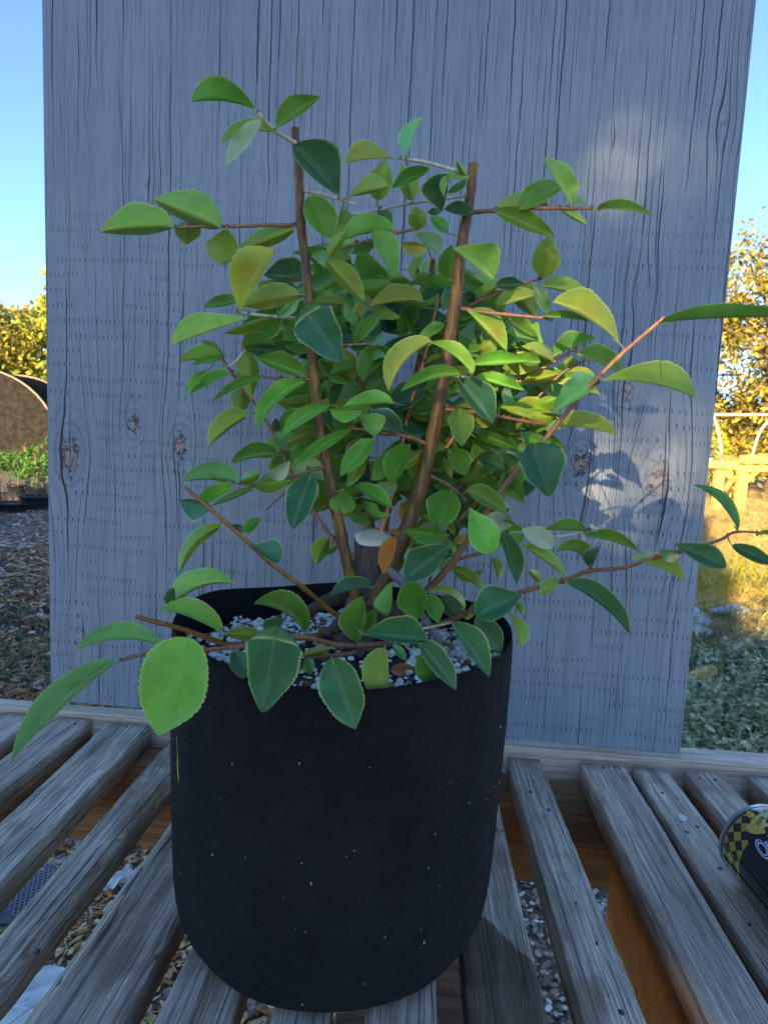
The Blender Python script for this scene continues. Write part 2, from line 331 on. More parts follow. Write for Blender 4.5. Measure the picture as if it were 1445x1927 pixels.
def beam_obj(name, a, b, w_, t, mat, parent, up=(0, 0, 1), nseg=24, jit=.0006, label=None):
    a = np.array(a, float); b = np.array(b, float); mid = (a + b) / 2; d = b - a; L = np.linalg.norm(d)
    mb = MB(); beam(mb, (-L/2, 0, 0), (L/2, 0, 0), w_, t, 0, (0, 0, 1), nseg, jit)
    o = mb.build(name, mat, None, smooth=False)
    me = o.data; loc0 = o.location.copy()
    me.transform(Matrix.Translation(loc0))
    X = Vector(d / L); U = Vector(up); Y = U.cross(X).normalized(); Zz = X.cross(Y)
    o.rotation_euler = Matrix((X, Y, Zz)).transposed().to_euler()
    o.location = Vector(mid) - (parent.location if parent else Vector((0, 0, 0)))
    if parent: o.parent = parent
    if label: o['label'] = label
    return o
# rail behind the slat ends, its ledger and lower beam
beam_obj('back_rail', (-.92, 1.297, T - .040), (.98, 1.243, T - .040), .036, .100, M_rail, pal)
beam_obj('ledger', (-.92, 1.240, T - .081), (.98, 1.186, T - .081), .072, .080, M_brown, pal)
beam_obj('lower_beam', (-.92, 1.262, T - .174), (.98, 1.208, T - .174), .030, .100, M_brown, pal)
beam_obj('back_rail', (.30, 1.304, T - .030), (1.0, 1.284, T - .030), .030, .070, M_rail, pal)
M_box = M_orange
beam_obj('stringer', (.372, 1.17, T - .165), (.362, .42, T - .165), .036, .25, M_box, pal, label='stout orange brown board under the right slats')
beam_obj('stringer', (.235, 1.17, T - .10), (.262, .30, T - .10), .030, .10, M_side, pal)
beam_obj('stringer', (.045, 1.17, T - .30), (.04, .84, T - .30), .25, .030, M_side, pal)
beam_obj('stringer', (-.66, 1.17, T - .09), (-.66, .15, T - .09), .036, .10, M_side, pal)
beam_obj('stringer', (.66, 1.16, T - .10), (.66, .15, T - .10), .036, .12, M_side, pal)
beam_obj('cross_board', (.05, .66, T - .24), (.52, .67, T - .24), .02, .07, M_orange, pal, up=(0, 0, 1))
for lx, ly in ((-.80, 1.195), (.80, 1.145), (-.80, .2), (.80, .2)):
    zt = T - .043 if ly < 1 else T - .123
    beam_obj('leg', (lx, ly, float(ground_h(lx, ly)) - .02), (lx, ly, zt), .07, .07, M_side, pal, up=(0, 1, 0))
beam_obj('front_beam', (-.92, .10, T - .085), (.98, .10, T - .085), .036, .09, M_side, pal)
# ------------------------------------------------------------------ painted plywood board
BL = onz(97, 1339, T + .010); BR = onz(1277, 1431, T + .010); BL[1] = 1.318; BR[1] = 1.268
# keep the pixel direction but the chosen distance
def onyline(px, py, o, nrm): return onplane(px, py, o, nrm)
bx = np.array([BR[0] - BL[0], BR[1] - BL[1], 0]); bx /= np.linalg.norm(bx)
bup = np.array([0.0, -.030, 1.0]); bup -= bx * np.dot(bup, bx); bup /= np.linalg.norm(bup); bn = np.cross(bx, bup)   # normal points away from (or to) camera
if bn[1] > 0: bn = -bn
BO = BL.copy()
c0 = onplane(97, 1339, BO, bn); c1 = onplane(1277, 1431, BO, bn); t0 = onplane(80, 0, BO, bn); t1 = onplane(1422, 0, BO, bn)
def bl(p): q = np.array(p) - BO; return np.dot(q, bx), np.dot(q, bup)
l00, l10, l01, l11 = bl(c0), bl(c1), bl(t0), bl(t1)
def bpt(px, py): return bl(onplane(px, py, BO, bn))
knots = [(132, 855, .022, .045, 1), (252, 798, .013, .022, 1), (340, 835, .016, .028, 1), (1092, 872, .020, .034, 1), (1238, 905, .026, .045, .6), (1182, 738, .013, .024, .7),
         (1362, 228, .008, .016, .3), (1205, 548, .010, .018, .3), (175, 196, .006, .010, .1), (345, 222, .006, .010, .1), (278, 340, .007, .012, .1), (495, 336, .006, .01, .1), (1150, 262, .008, .013, .1), (415, 505, .010, .016, .2), (150, 1195, .012, .022, .4), (1300, 400, .007, .012, .2)]
HB = 1.62
def board():
    nx, nz = 190, 240; mb = MB(); at = []; kn = []
    for j in range(nz + 1):
        tz = j / nz; z = tz * HB
        fr = z / l01[1]
        x0 = l00[0] + (l01[0] - l00[0]) * fr; x1 = l10[0] + (l11[0] - l10[0]) * (z / l11[1])
        for i in range(nx + 1):
            x = x0 + (x1 - x0) * i / nx
            mb.v.append((x, 0, z))
    mb.f = [(j*(nx+1)+i, j*(nx+1)+i+1, (j+1)*(nx+1)+i+1, (j+1)*(nx+1)+i) for j in range(nz) for i in range(nx)]
    V = np.array(mb.v); wx = V[:, 0].copy(); kd = np.full(len(V), 9.0); ks = np.zeros(len(V)); ring = np.zeros(len(V)); hz = np.zeros(len(V))
    for (px, py, rx, rz, st) in knots:
        kx, kz = bpt(px, py); dx = V[:, 0] - kx; dz = V[:, 2] - kz
        d2 = (dx / (rx * 2.4)) ** 2 + (dz / (rz * 3.2)) ** 2
        wx -= dx * .82 * np.exp(-d2)
        d = np.sqrt((dx / rx) ** 2 + (dz / rz) ** 2); m = d < kd; kd[m] = d[m]; ks[m] = st
    n0 = len(V); outl = [i for i in range(nx+1)] + [j*(nx+1)+nx for j in range(1, nz+1)] + [nz*(nx+1)+i for i in range(nx-1, -1, -1)] + [j*(nx+1) for j in range(nz-1, 0, -1)]
    mb.v += [(V[i][0], .018, V[i][2]) for i in outl]; k = len(outl)
    mb.f += [(outl[i], n0+i, n0+(i+1) % k, outl[(i+1) % k]) for i in range(k)] ; mb.f.append(tuple(range(n0, n0+k))[::-1] if False else tuple(range(n0, n0+k)))
    wx = np.concatenate([wx, np.array([V[i][0] for i in outl])]); kd = np.concatenate([kd, np.full(k, 9.)]); ks = np.concatenate([ks, np.zeros(k)])
    me = bpy.data.meshes.new('plywood_board'); me.from_pydata([tuple(map(float, v)) for v in mb.v], [], mb.f)
    for nm, arr in (('wx', wx), ('kd', kd), ('ks', ks)):
        a = me.attributes.new(nm, 'FLOAT', 'POINT'); a.data.foreach_set('value', arr.astype(np.float32))
    o = bpy.data.objects.new('plywood_board', me); C.objects.link(o)
    o.matrix_world = Matrix.Translation(BO) @ Matrix(np.array([bx, -bn, bup]).T.tolist()).to_4x4()
    return o
g = NG('blue_grey_painted_plywood'); ob = g.n('ShaderNodeTexCoord').outputs['Object']; sp = g.n('ShaderNodeSeparateXYZ', {0: ob})
wx = g.n('ShaderNodeAttribute', attribute_name='wx').outputs['Fac']; kd = g.n('ShaderNodeAttribute', attribute_name='kd').outputs['Fac']; ks = g.n('ShaderNodeAttribute', attribute_name='ks').outputs['Fac']
Z = sp.outputs[2]
def vec(x, y, z): return g.n('ShaderNodeCombineXYZ', {0: x, 1: y, 2: z}).outputs[0]
def cracks(sx_, sz_, lo, hi, seed, lvl=.5, det=2.0):
    n = g.noise(vec(g.math('MULTIPLY', wx, sx_), seed, g.math('MULTIPLY', Z, sz_)), 1.0, det, .5)
    return g.math('SUBTRACT', 1.0, g.step(g.math('ABSOLUTE', g.math('SUBTRACT', n, lvl)), lo, hi))
cA = g.lines(wx, Z, 46, .00135, 1.7, .48, 2.0, .55)
cB = g.lines(wx, Z, 95, .00080, 5.1, .48, 3.2, .7)
cC = g.lines(wx, Z, 170, .00050, 9.1, .49, 5.0, .8)
crack = g.math('MAXIMUM', g.math('MAXIMUM', cA, g.math('MULTIPLY', cB, .9)), g.math('MULTIPLY', cC, .6))
fine = g.noise(vec(g.math('MULTIPLY', wx, 420), 2.2, g.math('MULTIPLY', Z, 14)), 1.0, 4, .6)
med = g.noise(vec(g.math('MULTIPLY', wx, 70), 12.2, g.math('MULTIPLY', Z, 2.5)), 1.0, 4, .55)
big = g.noise(ob, 2.6, 4, .55)
# incised dash rows
wav = g.math('MULTIPLY', g.noise(ob, 5, 2), .03)
rowv = g.math('DIVIDE', g.math('ADD', g.math('ADD', Z, wav), g.math('MULTIPLY', sp.outputs[0], .015)), .0265)
row = g.math('FRACT', rowv); rid = g.math('FLOOR', rowv)
dv = g.math('ADD', g.math('DIVIDE', wx, .0088), g.math('MULTIPLY', g.math('FRACT', g.math('MULTIPLY', rid, .37)), 1.0))
ds = g.math('FRACT', g.math('ADD', dv, g.math('MULTIPLY', g.noise(ob, 40, 1), .6)))
dash = g.math('MULTIPLY', g.math('MULTIPLY', g.math('LESS_THAN', row, .30), g.math('LESS_THAN', ds, .17)), g.step(g.noise(vec(g.math('MULTIPLY', sp.outputs[0], 7), 0, g.math('MULTIPLY', rid, 1.7)), 1.0, 2), .46, .52))
dash = g.math('MULTIPLY', dash, g.math('SUBTRACT', 1.0, g.math('MULTIPLY', g.step(Z, .75, 1.05), .85)))
paint = g.mix(g.step(med, .2, .8), (0.174, 0.204, 0.247), (0.227, 0.261, 0.304))
paint = g.mix(g.math('MULTIPLY', g.step(big, .38, .66), .5), paint, (0.274, 0.300, 0.325))
paint = g.mix(g.math('MULTIPLY', g.step(fine, .55, .75), .25), paint, (0.353, 0.398, 0.429))
paint = g.mix(g.math('MULTIPLY', g.step(fine, .5, .28), .45), paint, (0.098, 0.114, 0.151))
ring = g.math('MULTIPLY', g.math('MULTIPLY', g.step(ks, .25, .8), g.math('MULTIPLY', g.step(g.math('SINE', g.math('MULTIPLY', g.math('ADD', kd, g.math('MULTIPLY', g.noise(ob, 60, 2), .5)), 9.0)), .3, .9), g.math('SUBTRACT', 1.0, g.step(kd, 1.3, 2.6)))), 1.0)
paint = g.mix(g.math('MULTIPLY', ring, .35), paint, (.08, .09, .12))
peel = g.math('MULTIPLY', g.step(g.noise(vec(g.math('MULTIPLY', wx, 60), 21, g.math('MULTIPLY', Z, 9)), 1.0, 4, .65), .655, .69), g.step(g.noise(ob, 3.1, 2), .44, .56))
knotc = g.math('MULTIPLY', g.math('SUBTRACT', 1.0, g.step(g.math('ADD', kd, g.math('MULTIPLY', g.math('SUBTRACT', g.noise(ob, 90, 4, .7), .5), 2.6)), .35, .7)), ks)
bare = g.mix(g.step(fine, .35, .65), (.30, .15, .08), (.46, .28, .17))
col = g.mix(g.math('MAXIMUM', g.math('MULTIPLY', peel, .75), g.math('MULTIPLY', knotc, .65)), paint, bare)
chipw = g.math('MULTIPLY', g.step(g.noise(vec(g.math('MULTIPLY', wx, 90), 31, g.math('MULTIPLY', Z, 11)), 1.0, 3, .6), .69, .71), g.step(sp.outputs[0], .85, 1.1))
col = g.mix(g.math('MULTIPLY', chipw, .7), col, (.36, .35, .33))
kcr = g.math('MULTIPLY', g.math('SUBTRACT', 1.0, g.step(g.math('ABSOLUTE', g.math('SUBTRACT', g.noise(ob, 42, 4, .6), .5)), .006, .03)), g.math('MULTIPLY', ks, g.math('SUBTRACT', 1.0, g.step(kd, .7, 1.2))))
ocr = g.math('MULTIPLY', g.step(g.noise(vec(g.math('MULTIPLY', wx, 30), 41, g.math('MULTIPLY', Z, 3)), 1.0, 2), .60, .66), .8)
ccol = g.mix(ocr, (.014, .014, .020), (.17, .08, .045))
col = g.mix(g.math('MAXIMUM', g.math('MAXIMUM', crack, kcr), g.math('MULTIPLY', dash, .75)), col, ccol)
hh = g.math('SUBTRACT', g.math('ADD', g.math('MULTIPLY', fine, .35), g.math('MULTIPLY', med, .5)), g.math('MULTIPLY', g.math('MAXIMUM', g.math('MAXIMUM', crack, dash), g.math('MAXIMUM', kcr, g.math('MULTIPLY', ring, .4))), 1.1))
M_board = g.fin(Base_Color=col, Roughness=.52, Normal=g.bump(hh, .6, .0014), Specular_IOR_Level=.4)
bo = board(); bo.data.materials.append(M_board)
tag(bo, 'tall blue grey painted plywood sheet with cracks, knots and peeling spots standing behind the plant', 'board')
# ------------------------------------------------------------------ fabric pot
PC = P(646, 1192, .785); PR = .1835
prof_c = np.array([PC[0], PC[1]])
POTZ = T; RIMZ = PC[2] + .016
g = NG('black_felt'); ob = g.n('ShaderNodeTexCoord').outputs['Object']
n1 = g.noise(ob, 9, 5, .6); n2 = g.noise(ob, 320, 6, .7); n3 = g.noise(ob, 40, 4, .6)
cb = g.mix(g.step(n1, .3, .7), (.0075, .0070, .0078), (.0140, .0135, .0145)); cb = g.mix(g.math('MULTIPLY', g.step(n2, .5, .75), .5), cb, (.022, .024, .030))
cb = g.mix(g.math('MULTIPLY', g.step(n3, .58, .75), .6), cb, (.018, .020, .025))
vo = g.n('ShaderNodeTexVoronoi', {'Vector': ob, 'Scale': 70.0, 'Randomness': 1.0}); vsel = g.n('ShaderNodeSeparateColor', {0: vo.outputs[1]})
sp_ = g.math('MULTIPLY', 0.0, g.math('MULTIPLY', g.math('LESS_THAN', vo.outputs[0], g.math('MULTIPLY', vsel.outputs[1], .11)), g.math('GREATER_THAN', vsel.outputs[0], .55)))
cb = g.mix(g.math('MULTIPLY', sp_, .35), cb, (.45, .43, .40))
M_felt = g.fin(Base_Color=cb, Roughness=.95, Normal=g.bump(g.math('ADD', g.math('ADD', n2, g.math('MULTIPLY', n3, 1.6)), g.math('MULTIPLY', g.noise(g.mapping(ob, (1, 1, 3.2)), 12, 3), 9.0)), .9, .0022), Specular_IOR_Level=.12, Sheen_Weight=.015, Sheen_Roughness=.5)
def rimz(a):        # soft rim, highest at the back left
    return RIMZ + .010 * math.sin(a - .2) + .004 * math.sin(2*a + 1) + .0025 * math.sin(5*a)
def potwall():
    mb = MB(); n = 120; prof = [(0.0, 0), (.5, 0), (.72, 0), (.80, .002), (.865, .010), (.915, .026), (.945, .05), (.965, .09), (.975, .14), (.985, .2), (.992, .26), (1.0, 1)]
    H = RIMZ - POTZ; rows = []
    outer = [(r * PR, z if i < 11 else None) for i, (r, z) in enumerate(prof)]
    ins = [(PR - .0035, None), (PR - .006, -.02), (PR * .955, -.05), (PR * .93, -.09)]
    for j in range(n):
        a = 2 * math.pi * j / n; rz = rimz(a); w1 = 1 + .008 * math.sin(3*a + .5) + .005 * math.sin(7*a + 2)
        for i, (r, z) in enumerate(outer):
            zz = POTZ + z if z is not None else rz
            if z is not None and z > .1: zz = POTZ + z * (rz - POTZ) / H
            ww = w1 + (.0035 * math.sin(2*a + i*1.3) if i > 5 else 0) + .004 * math.sin(11*a + i*.9) * (1 if 5 < i < 11 else .3)
            mb.v.append((PC[0] + r * ww * math.cos(a), PC[1] + r * ww * math.sin(a), zz + (.0015 if i < 3 else 0)))
        for (r, dz) in ins:
            mb.v.append((PC[0] + r * w1 * math.cos(a), PC[1] + r * w1 * math.sin(a), rz + (dz or .0012)))
    m = len(outer) + len(ins)
    for j in range(n):
        k = (j + 1) % n
        for i in range(m - 1): mb.f.append((j*m+i, k*m+i, k*m+i+1, j*m+i+1))
    mb.m = [0] * len(mb.f); return mb
pot = potwall().build('fabric_pot', M_felt)
sub = pot.modifiers.new('s', 'SUBSURF'); sub.levels = 1; sub.render_levels = 1
tag(pot, 'round black felt grow pot with soft rim standing on the slats', 'plant pot')
lint = MB()
for k in range(48):
    a = rng.uniform(-math.pi, .3); zz = rng.uniform(.03, .31); rr = PR * (.975 + .025 * zz / .32) * (1 + .008 * math.sin(3*a + .5)) + .0012
    p = np.array([PC[0] + rr * math.cos(a), PC[1] + rr * math.sin(a), POTZ + zz]); q = rng.uniform(.0003, .0008)
    if False:
        t_ = np.array([-math.sin(a), math.cos(a), 0]); tube(lint, [p, p + t_ * .004 + np.array([0, 0, .002]), p + t_ * .009 + np.array([0, 0, -.001])], .00025, .0002, 4)
    else: blob(lint, p, q, (1, 1, rng.uniform(.8, 2.2)), 0)
lo = lint.build('lint', simple('pale_lint', (.30, .29, .27), (.46, .44, .40), 200, .9), None); lo.parent = pot; lo.matrix_parent_inverse = Matrix.Translation(-pot.location); lo['kind'] = 'stuff'
# soil and perlite
SOILZ = RIMZ - .036
def soilh(x, y): return SOILZ + .006 * math.sin(x * 60) * math.sin(y * 47 + 1) + .018 * math.exp(-(((x - PC[0] - .02) / .07) ** 2 + ((y - PC[1] - .0) / .07) ** 2))
mb = MB(); n = 60; rr = [0] + list(np.linspace(.01, PR * .955, 22))
mb.v = [(PC[0], PC[1], soilh(PC[0], PC[1]))]
for r in rr[1:]:
    for k in range(n):
        a = 2*math.pi*k/n; x = PC[0] + r*math.cos(a); y = PC[1] + r*math.sin(a); mb.v.append((x, y, soilh(x, y) + rng.normal(0, .0015)))
mb.f = [(0, 1+k, 1+(k+1) % n) for k in range(n)] + [(1+(i-1)*n+k, 1+i*n+k, 1+i*n+(k+1) % n, 1+(i-1)*n+(k+1) % n) for i in range(1, 22) for k in range(n)]; mb.m = [0]*len(mb.f)
soil = mb.build('potting_soil', simple('dark_potting_soil', (.012, .009, .007), (.05, .035, .025), 120, .9, 1.0, bd=.006)); tag(soil, 'dark bark potting soil filling the black felt pot', 'soil', kind='stuff')
g = NG('perlite'); a = g.n('ShaderNodeVertexColor', layer_name='Col').outputs[0]; M_perl = g.fin(Base_Color=a, Roughness=.9)
mb = MB()
for k in range(3600):
    r = PR * .94 * math.sqrt(random.random()); an = random.uniform(0, 2*math.pi); x = PC[0] + r*math.cos(an); y = PC[1] + r*math.sin(an)
    dens = .93 if math.sin(an*3+1) + math.sin(an*7) > -1.2 else .4
    if math.hypot(x - PC[0] - .015, y - PC[1] + .035) < .062: dens = .18
    if -2.2 < math.atan2(y-PC[1], x-PC[0]-.02) < -1.2 and r > .05: dens = .22
    if random.random() > dens: continue
    w_ = random.random(); s_ = random.uniform(.0018, .0046)
    cc = (.80, .79, .74) if w_ < .66 else ((.66, .62, .52) if w_ < .84 else ((.16, .10, .06) if w_ < .97 else (.32, .13, .06)))
    kf = random.uniform(.8, 1.2); cc = tuple(c * kf for c in cc)
    if w_ > .97: s_ *= 1.6
    blob(mb, (x, y, soilh(x, y) + random.uniform(0, .005)), s_, (random.uniform(.8, 1.4), random.uniform(.8, 1.4), random.uniform(.5, .9)), 0, cc + (1,), .2)
pe = mb.build('perlite', M_perl, smooth=False); tag(pe, 'white perlite granules scattered over the soil in the pot', 'perlite', kind='stuff')
# ------------------------------------------------------------------ the shrub
shrub = thing('shrub', 'leafy green young tree with two thick upright stems growing in the black pot', 'shrub', (PC[0] + .02, PC[1], SOILZ))
g = NG('leaf'); uv = g.n('ShaderNodeUVMap').outputs[0]; a = g.n('ShaderNodeVertexColor', layer_name='Col').outputs[0]; geo = g.n('ShaderNodeNewGeometry')
su = g.n('ShaderNodeSeparateXYZ', {0: uv}); U = su.outputs[0]; V = su.outputs[1]; aU = g.math('ABSOLUTE', U)
pos = geo.outputs['Position']
nz = g.noise(pos, 90, 4); nf = g.noise(pos, 700, 3)
under = g.mix(.5, g.mix(.55, a, (.16, .27, .06)), (.17, .26, .07))
cl = g.mix(geo.outputs['Backfacing'], a, under)
cl = g.mix(g.math('MULTIPLY', g.step(nz, .35, .7), .35), cl, g.mix(.5, cl, (.02, .06, .02)))
cl = g.mix(g.math('MULTIPLY', g.step(nf, .5, .8), .25), cl, (.22, .32, .16))
sv = g.math('ABSOLUTE', g.math('SUBTRACT', g.math('FRACT', g.math('SUBTRACT', g.math('MULTIPLY', V, 7.0), g.math('MULTIPLY', aU, 2.2))), .5))
spk = g.step(g.noise(pos, 210, 2), .70, .74); cl = g.mix(g.math('MULTIPLY', spk, .5), cl, (.20, .15, .05))
veins = g.math('MULTIPLY', g.math('SUBTRACT', 1.0, g.step(sv, .0, .07)), g.math('MULTIPLY', g.step(aU, .95, .5), .28))
mid = g.math('MULTIPLY', g.math('SUBTRACT', 1.0, g.step(aU, .02, .055)), .55)
cl = g.mix(g.math('MAXIMUM', veins, mid), cl, g.mix(.5, cl, (.26, .36, .14)))
rim = g.math('MULTIPLY', g.step(aU, .885, .965), .80)
cl = g.mix(rim, cl, (.44, .58, .18))
h = g.math('SUBTRACT', g.math('MULTIPLY', nz, .5), g.math('ADD', g.math('MULTIPLY', veins, 1.2), mid))
g.fin(Base_Color=cl, Roughness=g.math('SUBTRACT', .56, g.math('MULTIPLY', nz, .25)), Normal=g.bump(h, .5, .0012), Specular_IOR_Level=.38)
tr = g.n('ShaderNodeBsdfTranslucent', {'Color': g.mix(.5, cl, (.34, .46, .05))})
mx = g.n('ShaderNodeMixShader', {0: .24, 1: g.b.outputs[0], 2: tr.outputs[0]}); g.t.links.new(mx.outputs[0], g.out.inputs[0]); M_leaf = g.m
LC = dict(d=(0.043, 0.162, 0.079), m=(0.132, 0.325, 0.042), g=(0.220, 0.491, 0.072), l=(.330, .480, .075), y=(.330, .430, .045), Y=(.560, .500, .040),  # y, Y: yellow leaves, also sunlight on upper leaves put into the colour
          b=(0.231, 0.491, 0.197), p=(0.484, 0.634, 0.315), u=(0.264, 0.372, 0.035), o=(0.700, 0.253, 0.065), n=(0.660, 0.206, 0.079))
def bark(name, c1, c2, c3, rough=.5):
    g = NG(name); ob = g.n('ShaderNodeTexCoord').outputs['Object']; n1 = g.noise(g.mapping(ob, (1, 1, .12)), 260, 4, .6); n2 = g.noise(ob, 18, 4); n3 = g.noise(ob, 500, 3)
    c = g.mix(g.step(n1, .35, .65), c1, c2); c = g.mix(g.math('MULTIPLY', g.step(n2, .4, .65), .7), c, c3); c = g.mix(g.math('MULTIPLY', g.step(n3, .6, .8), .22), c, (.30, .24, .16))
    return g.fin(Base_Color=c, Roughness=rough, Normal=g.bump(g.math('ADD', n1, n3), .5, .0008))
M_stem = bark('olive_brown_bark', (0.082, 0.037, 0.012), (0.294, 0.139, 0.012), (0.071, 0.034, 0.015), .5)
M_twig = bark('reddish_twig_bark', (0.225, 0.094, 0.048), (0.375, 0.173, 0.083), (0.188, 0.110, 0.068))
M_pale = bark('pale_downy_twig', (0.562, 0.469, 0.358), (0.750, 0.625, 0.468), (0.375, 0.344, 0.165), .8)
M_bright = bark('sunlit_tan_twig', (0.525, 0.204, 0.068), (0.750, 0.344, 0.138), (0.375, 0.156, 0.068), .4)
M_ochre = bark('ochre_twig', (0.240, 0.094, 0.014), (0.360, 0.150, 0.022), (0.180, 0.075, 0.022), .4)
M_trunk = bark('dark_grey_brown_bark', (0.055, 0.034, 0.024), (0.121, 0.075, 0.055), (0.080, 0.046, 0.036), .75)
M_bud = simple('red_bud', (.20, .035, .02), (.30, .07, .04), 300, .5)
M_pet = simple('pale_petiole', (.24, .32, .09), (.34, .40, .16), 200, .6)
PATHS = []     # px,py,depth polylines for petiole joining
def stem(name, pts, r0, r1, mat, knob=.06, sides=10, n=5, top=None):
    """pts: (px,py,depth)"""
    PATHS.append(np.array(pts, float))
    sp = smooth_path(pts, n); W = [P(*q) for q in sp]; mb = MB()
    N = len(W); L = N
    rads = []
    for i in range(N):
        t = i / (N - 1); r = (r0 + (r1 - r0) * t) * sp[i][2] / FPX
        rads.append(r * (1 + knob * math.sin(i * 2.1 + r0) + (knob * 1.4 if i % 5 == 0 else 0)))
    tube(mb, W, 0, 0, sides, 0, .02, rads=rads)
    return mb.build(name, [mat, M_bud], shrub)
stem('stem', [(555,243,.745),(559,290,.745),(563,330,.745),(566,420,.745),(577,510,.745),(585,620,.75),(592,720,.75),(607,830,.755),(627,930,.76),(643,1010,.765),(660,1085,.77),(672,1130,.775)], 7.6, 11.5, M_stem)
stem('stem', [(891,310,.75),(888,345,.75),(880,400,.75),(868,470,.75),(858,560,.75),(838,690,.755),(815,820,.76),(790,920,.765),(767,990,.77),(735,1070,.775),(700,1140,.78)], 8.6, 16, M_stem)
stem('stem', [(655,490,.88),(670,600,.88),(680,700,.875),(685,830,.87),(693,960,.86),(705,1040,.84),(705,1130,.82)], 5, 9, M_stem)
stem('stem', [(815,490,.88),(805,590,.875),(785,700,.87),(765,800,.865),(745,900,.855),(722,1000,.83),(710,1120,.81)], 5.5, 8, M_stem)
stem('stem', [(825,560,.84),(797,679,.84),(775,754,.835),(761,815,.83),(740,920,.82),(716,1010,.81),(708,1100,.80)], 3, 5, M_bright)
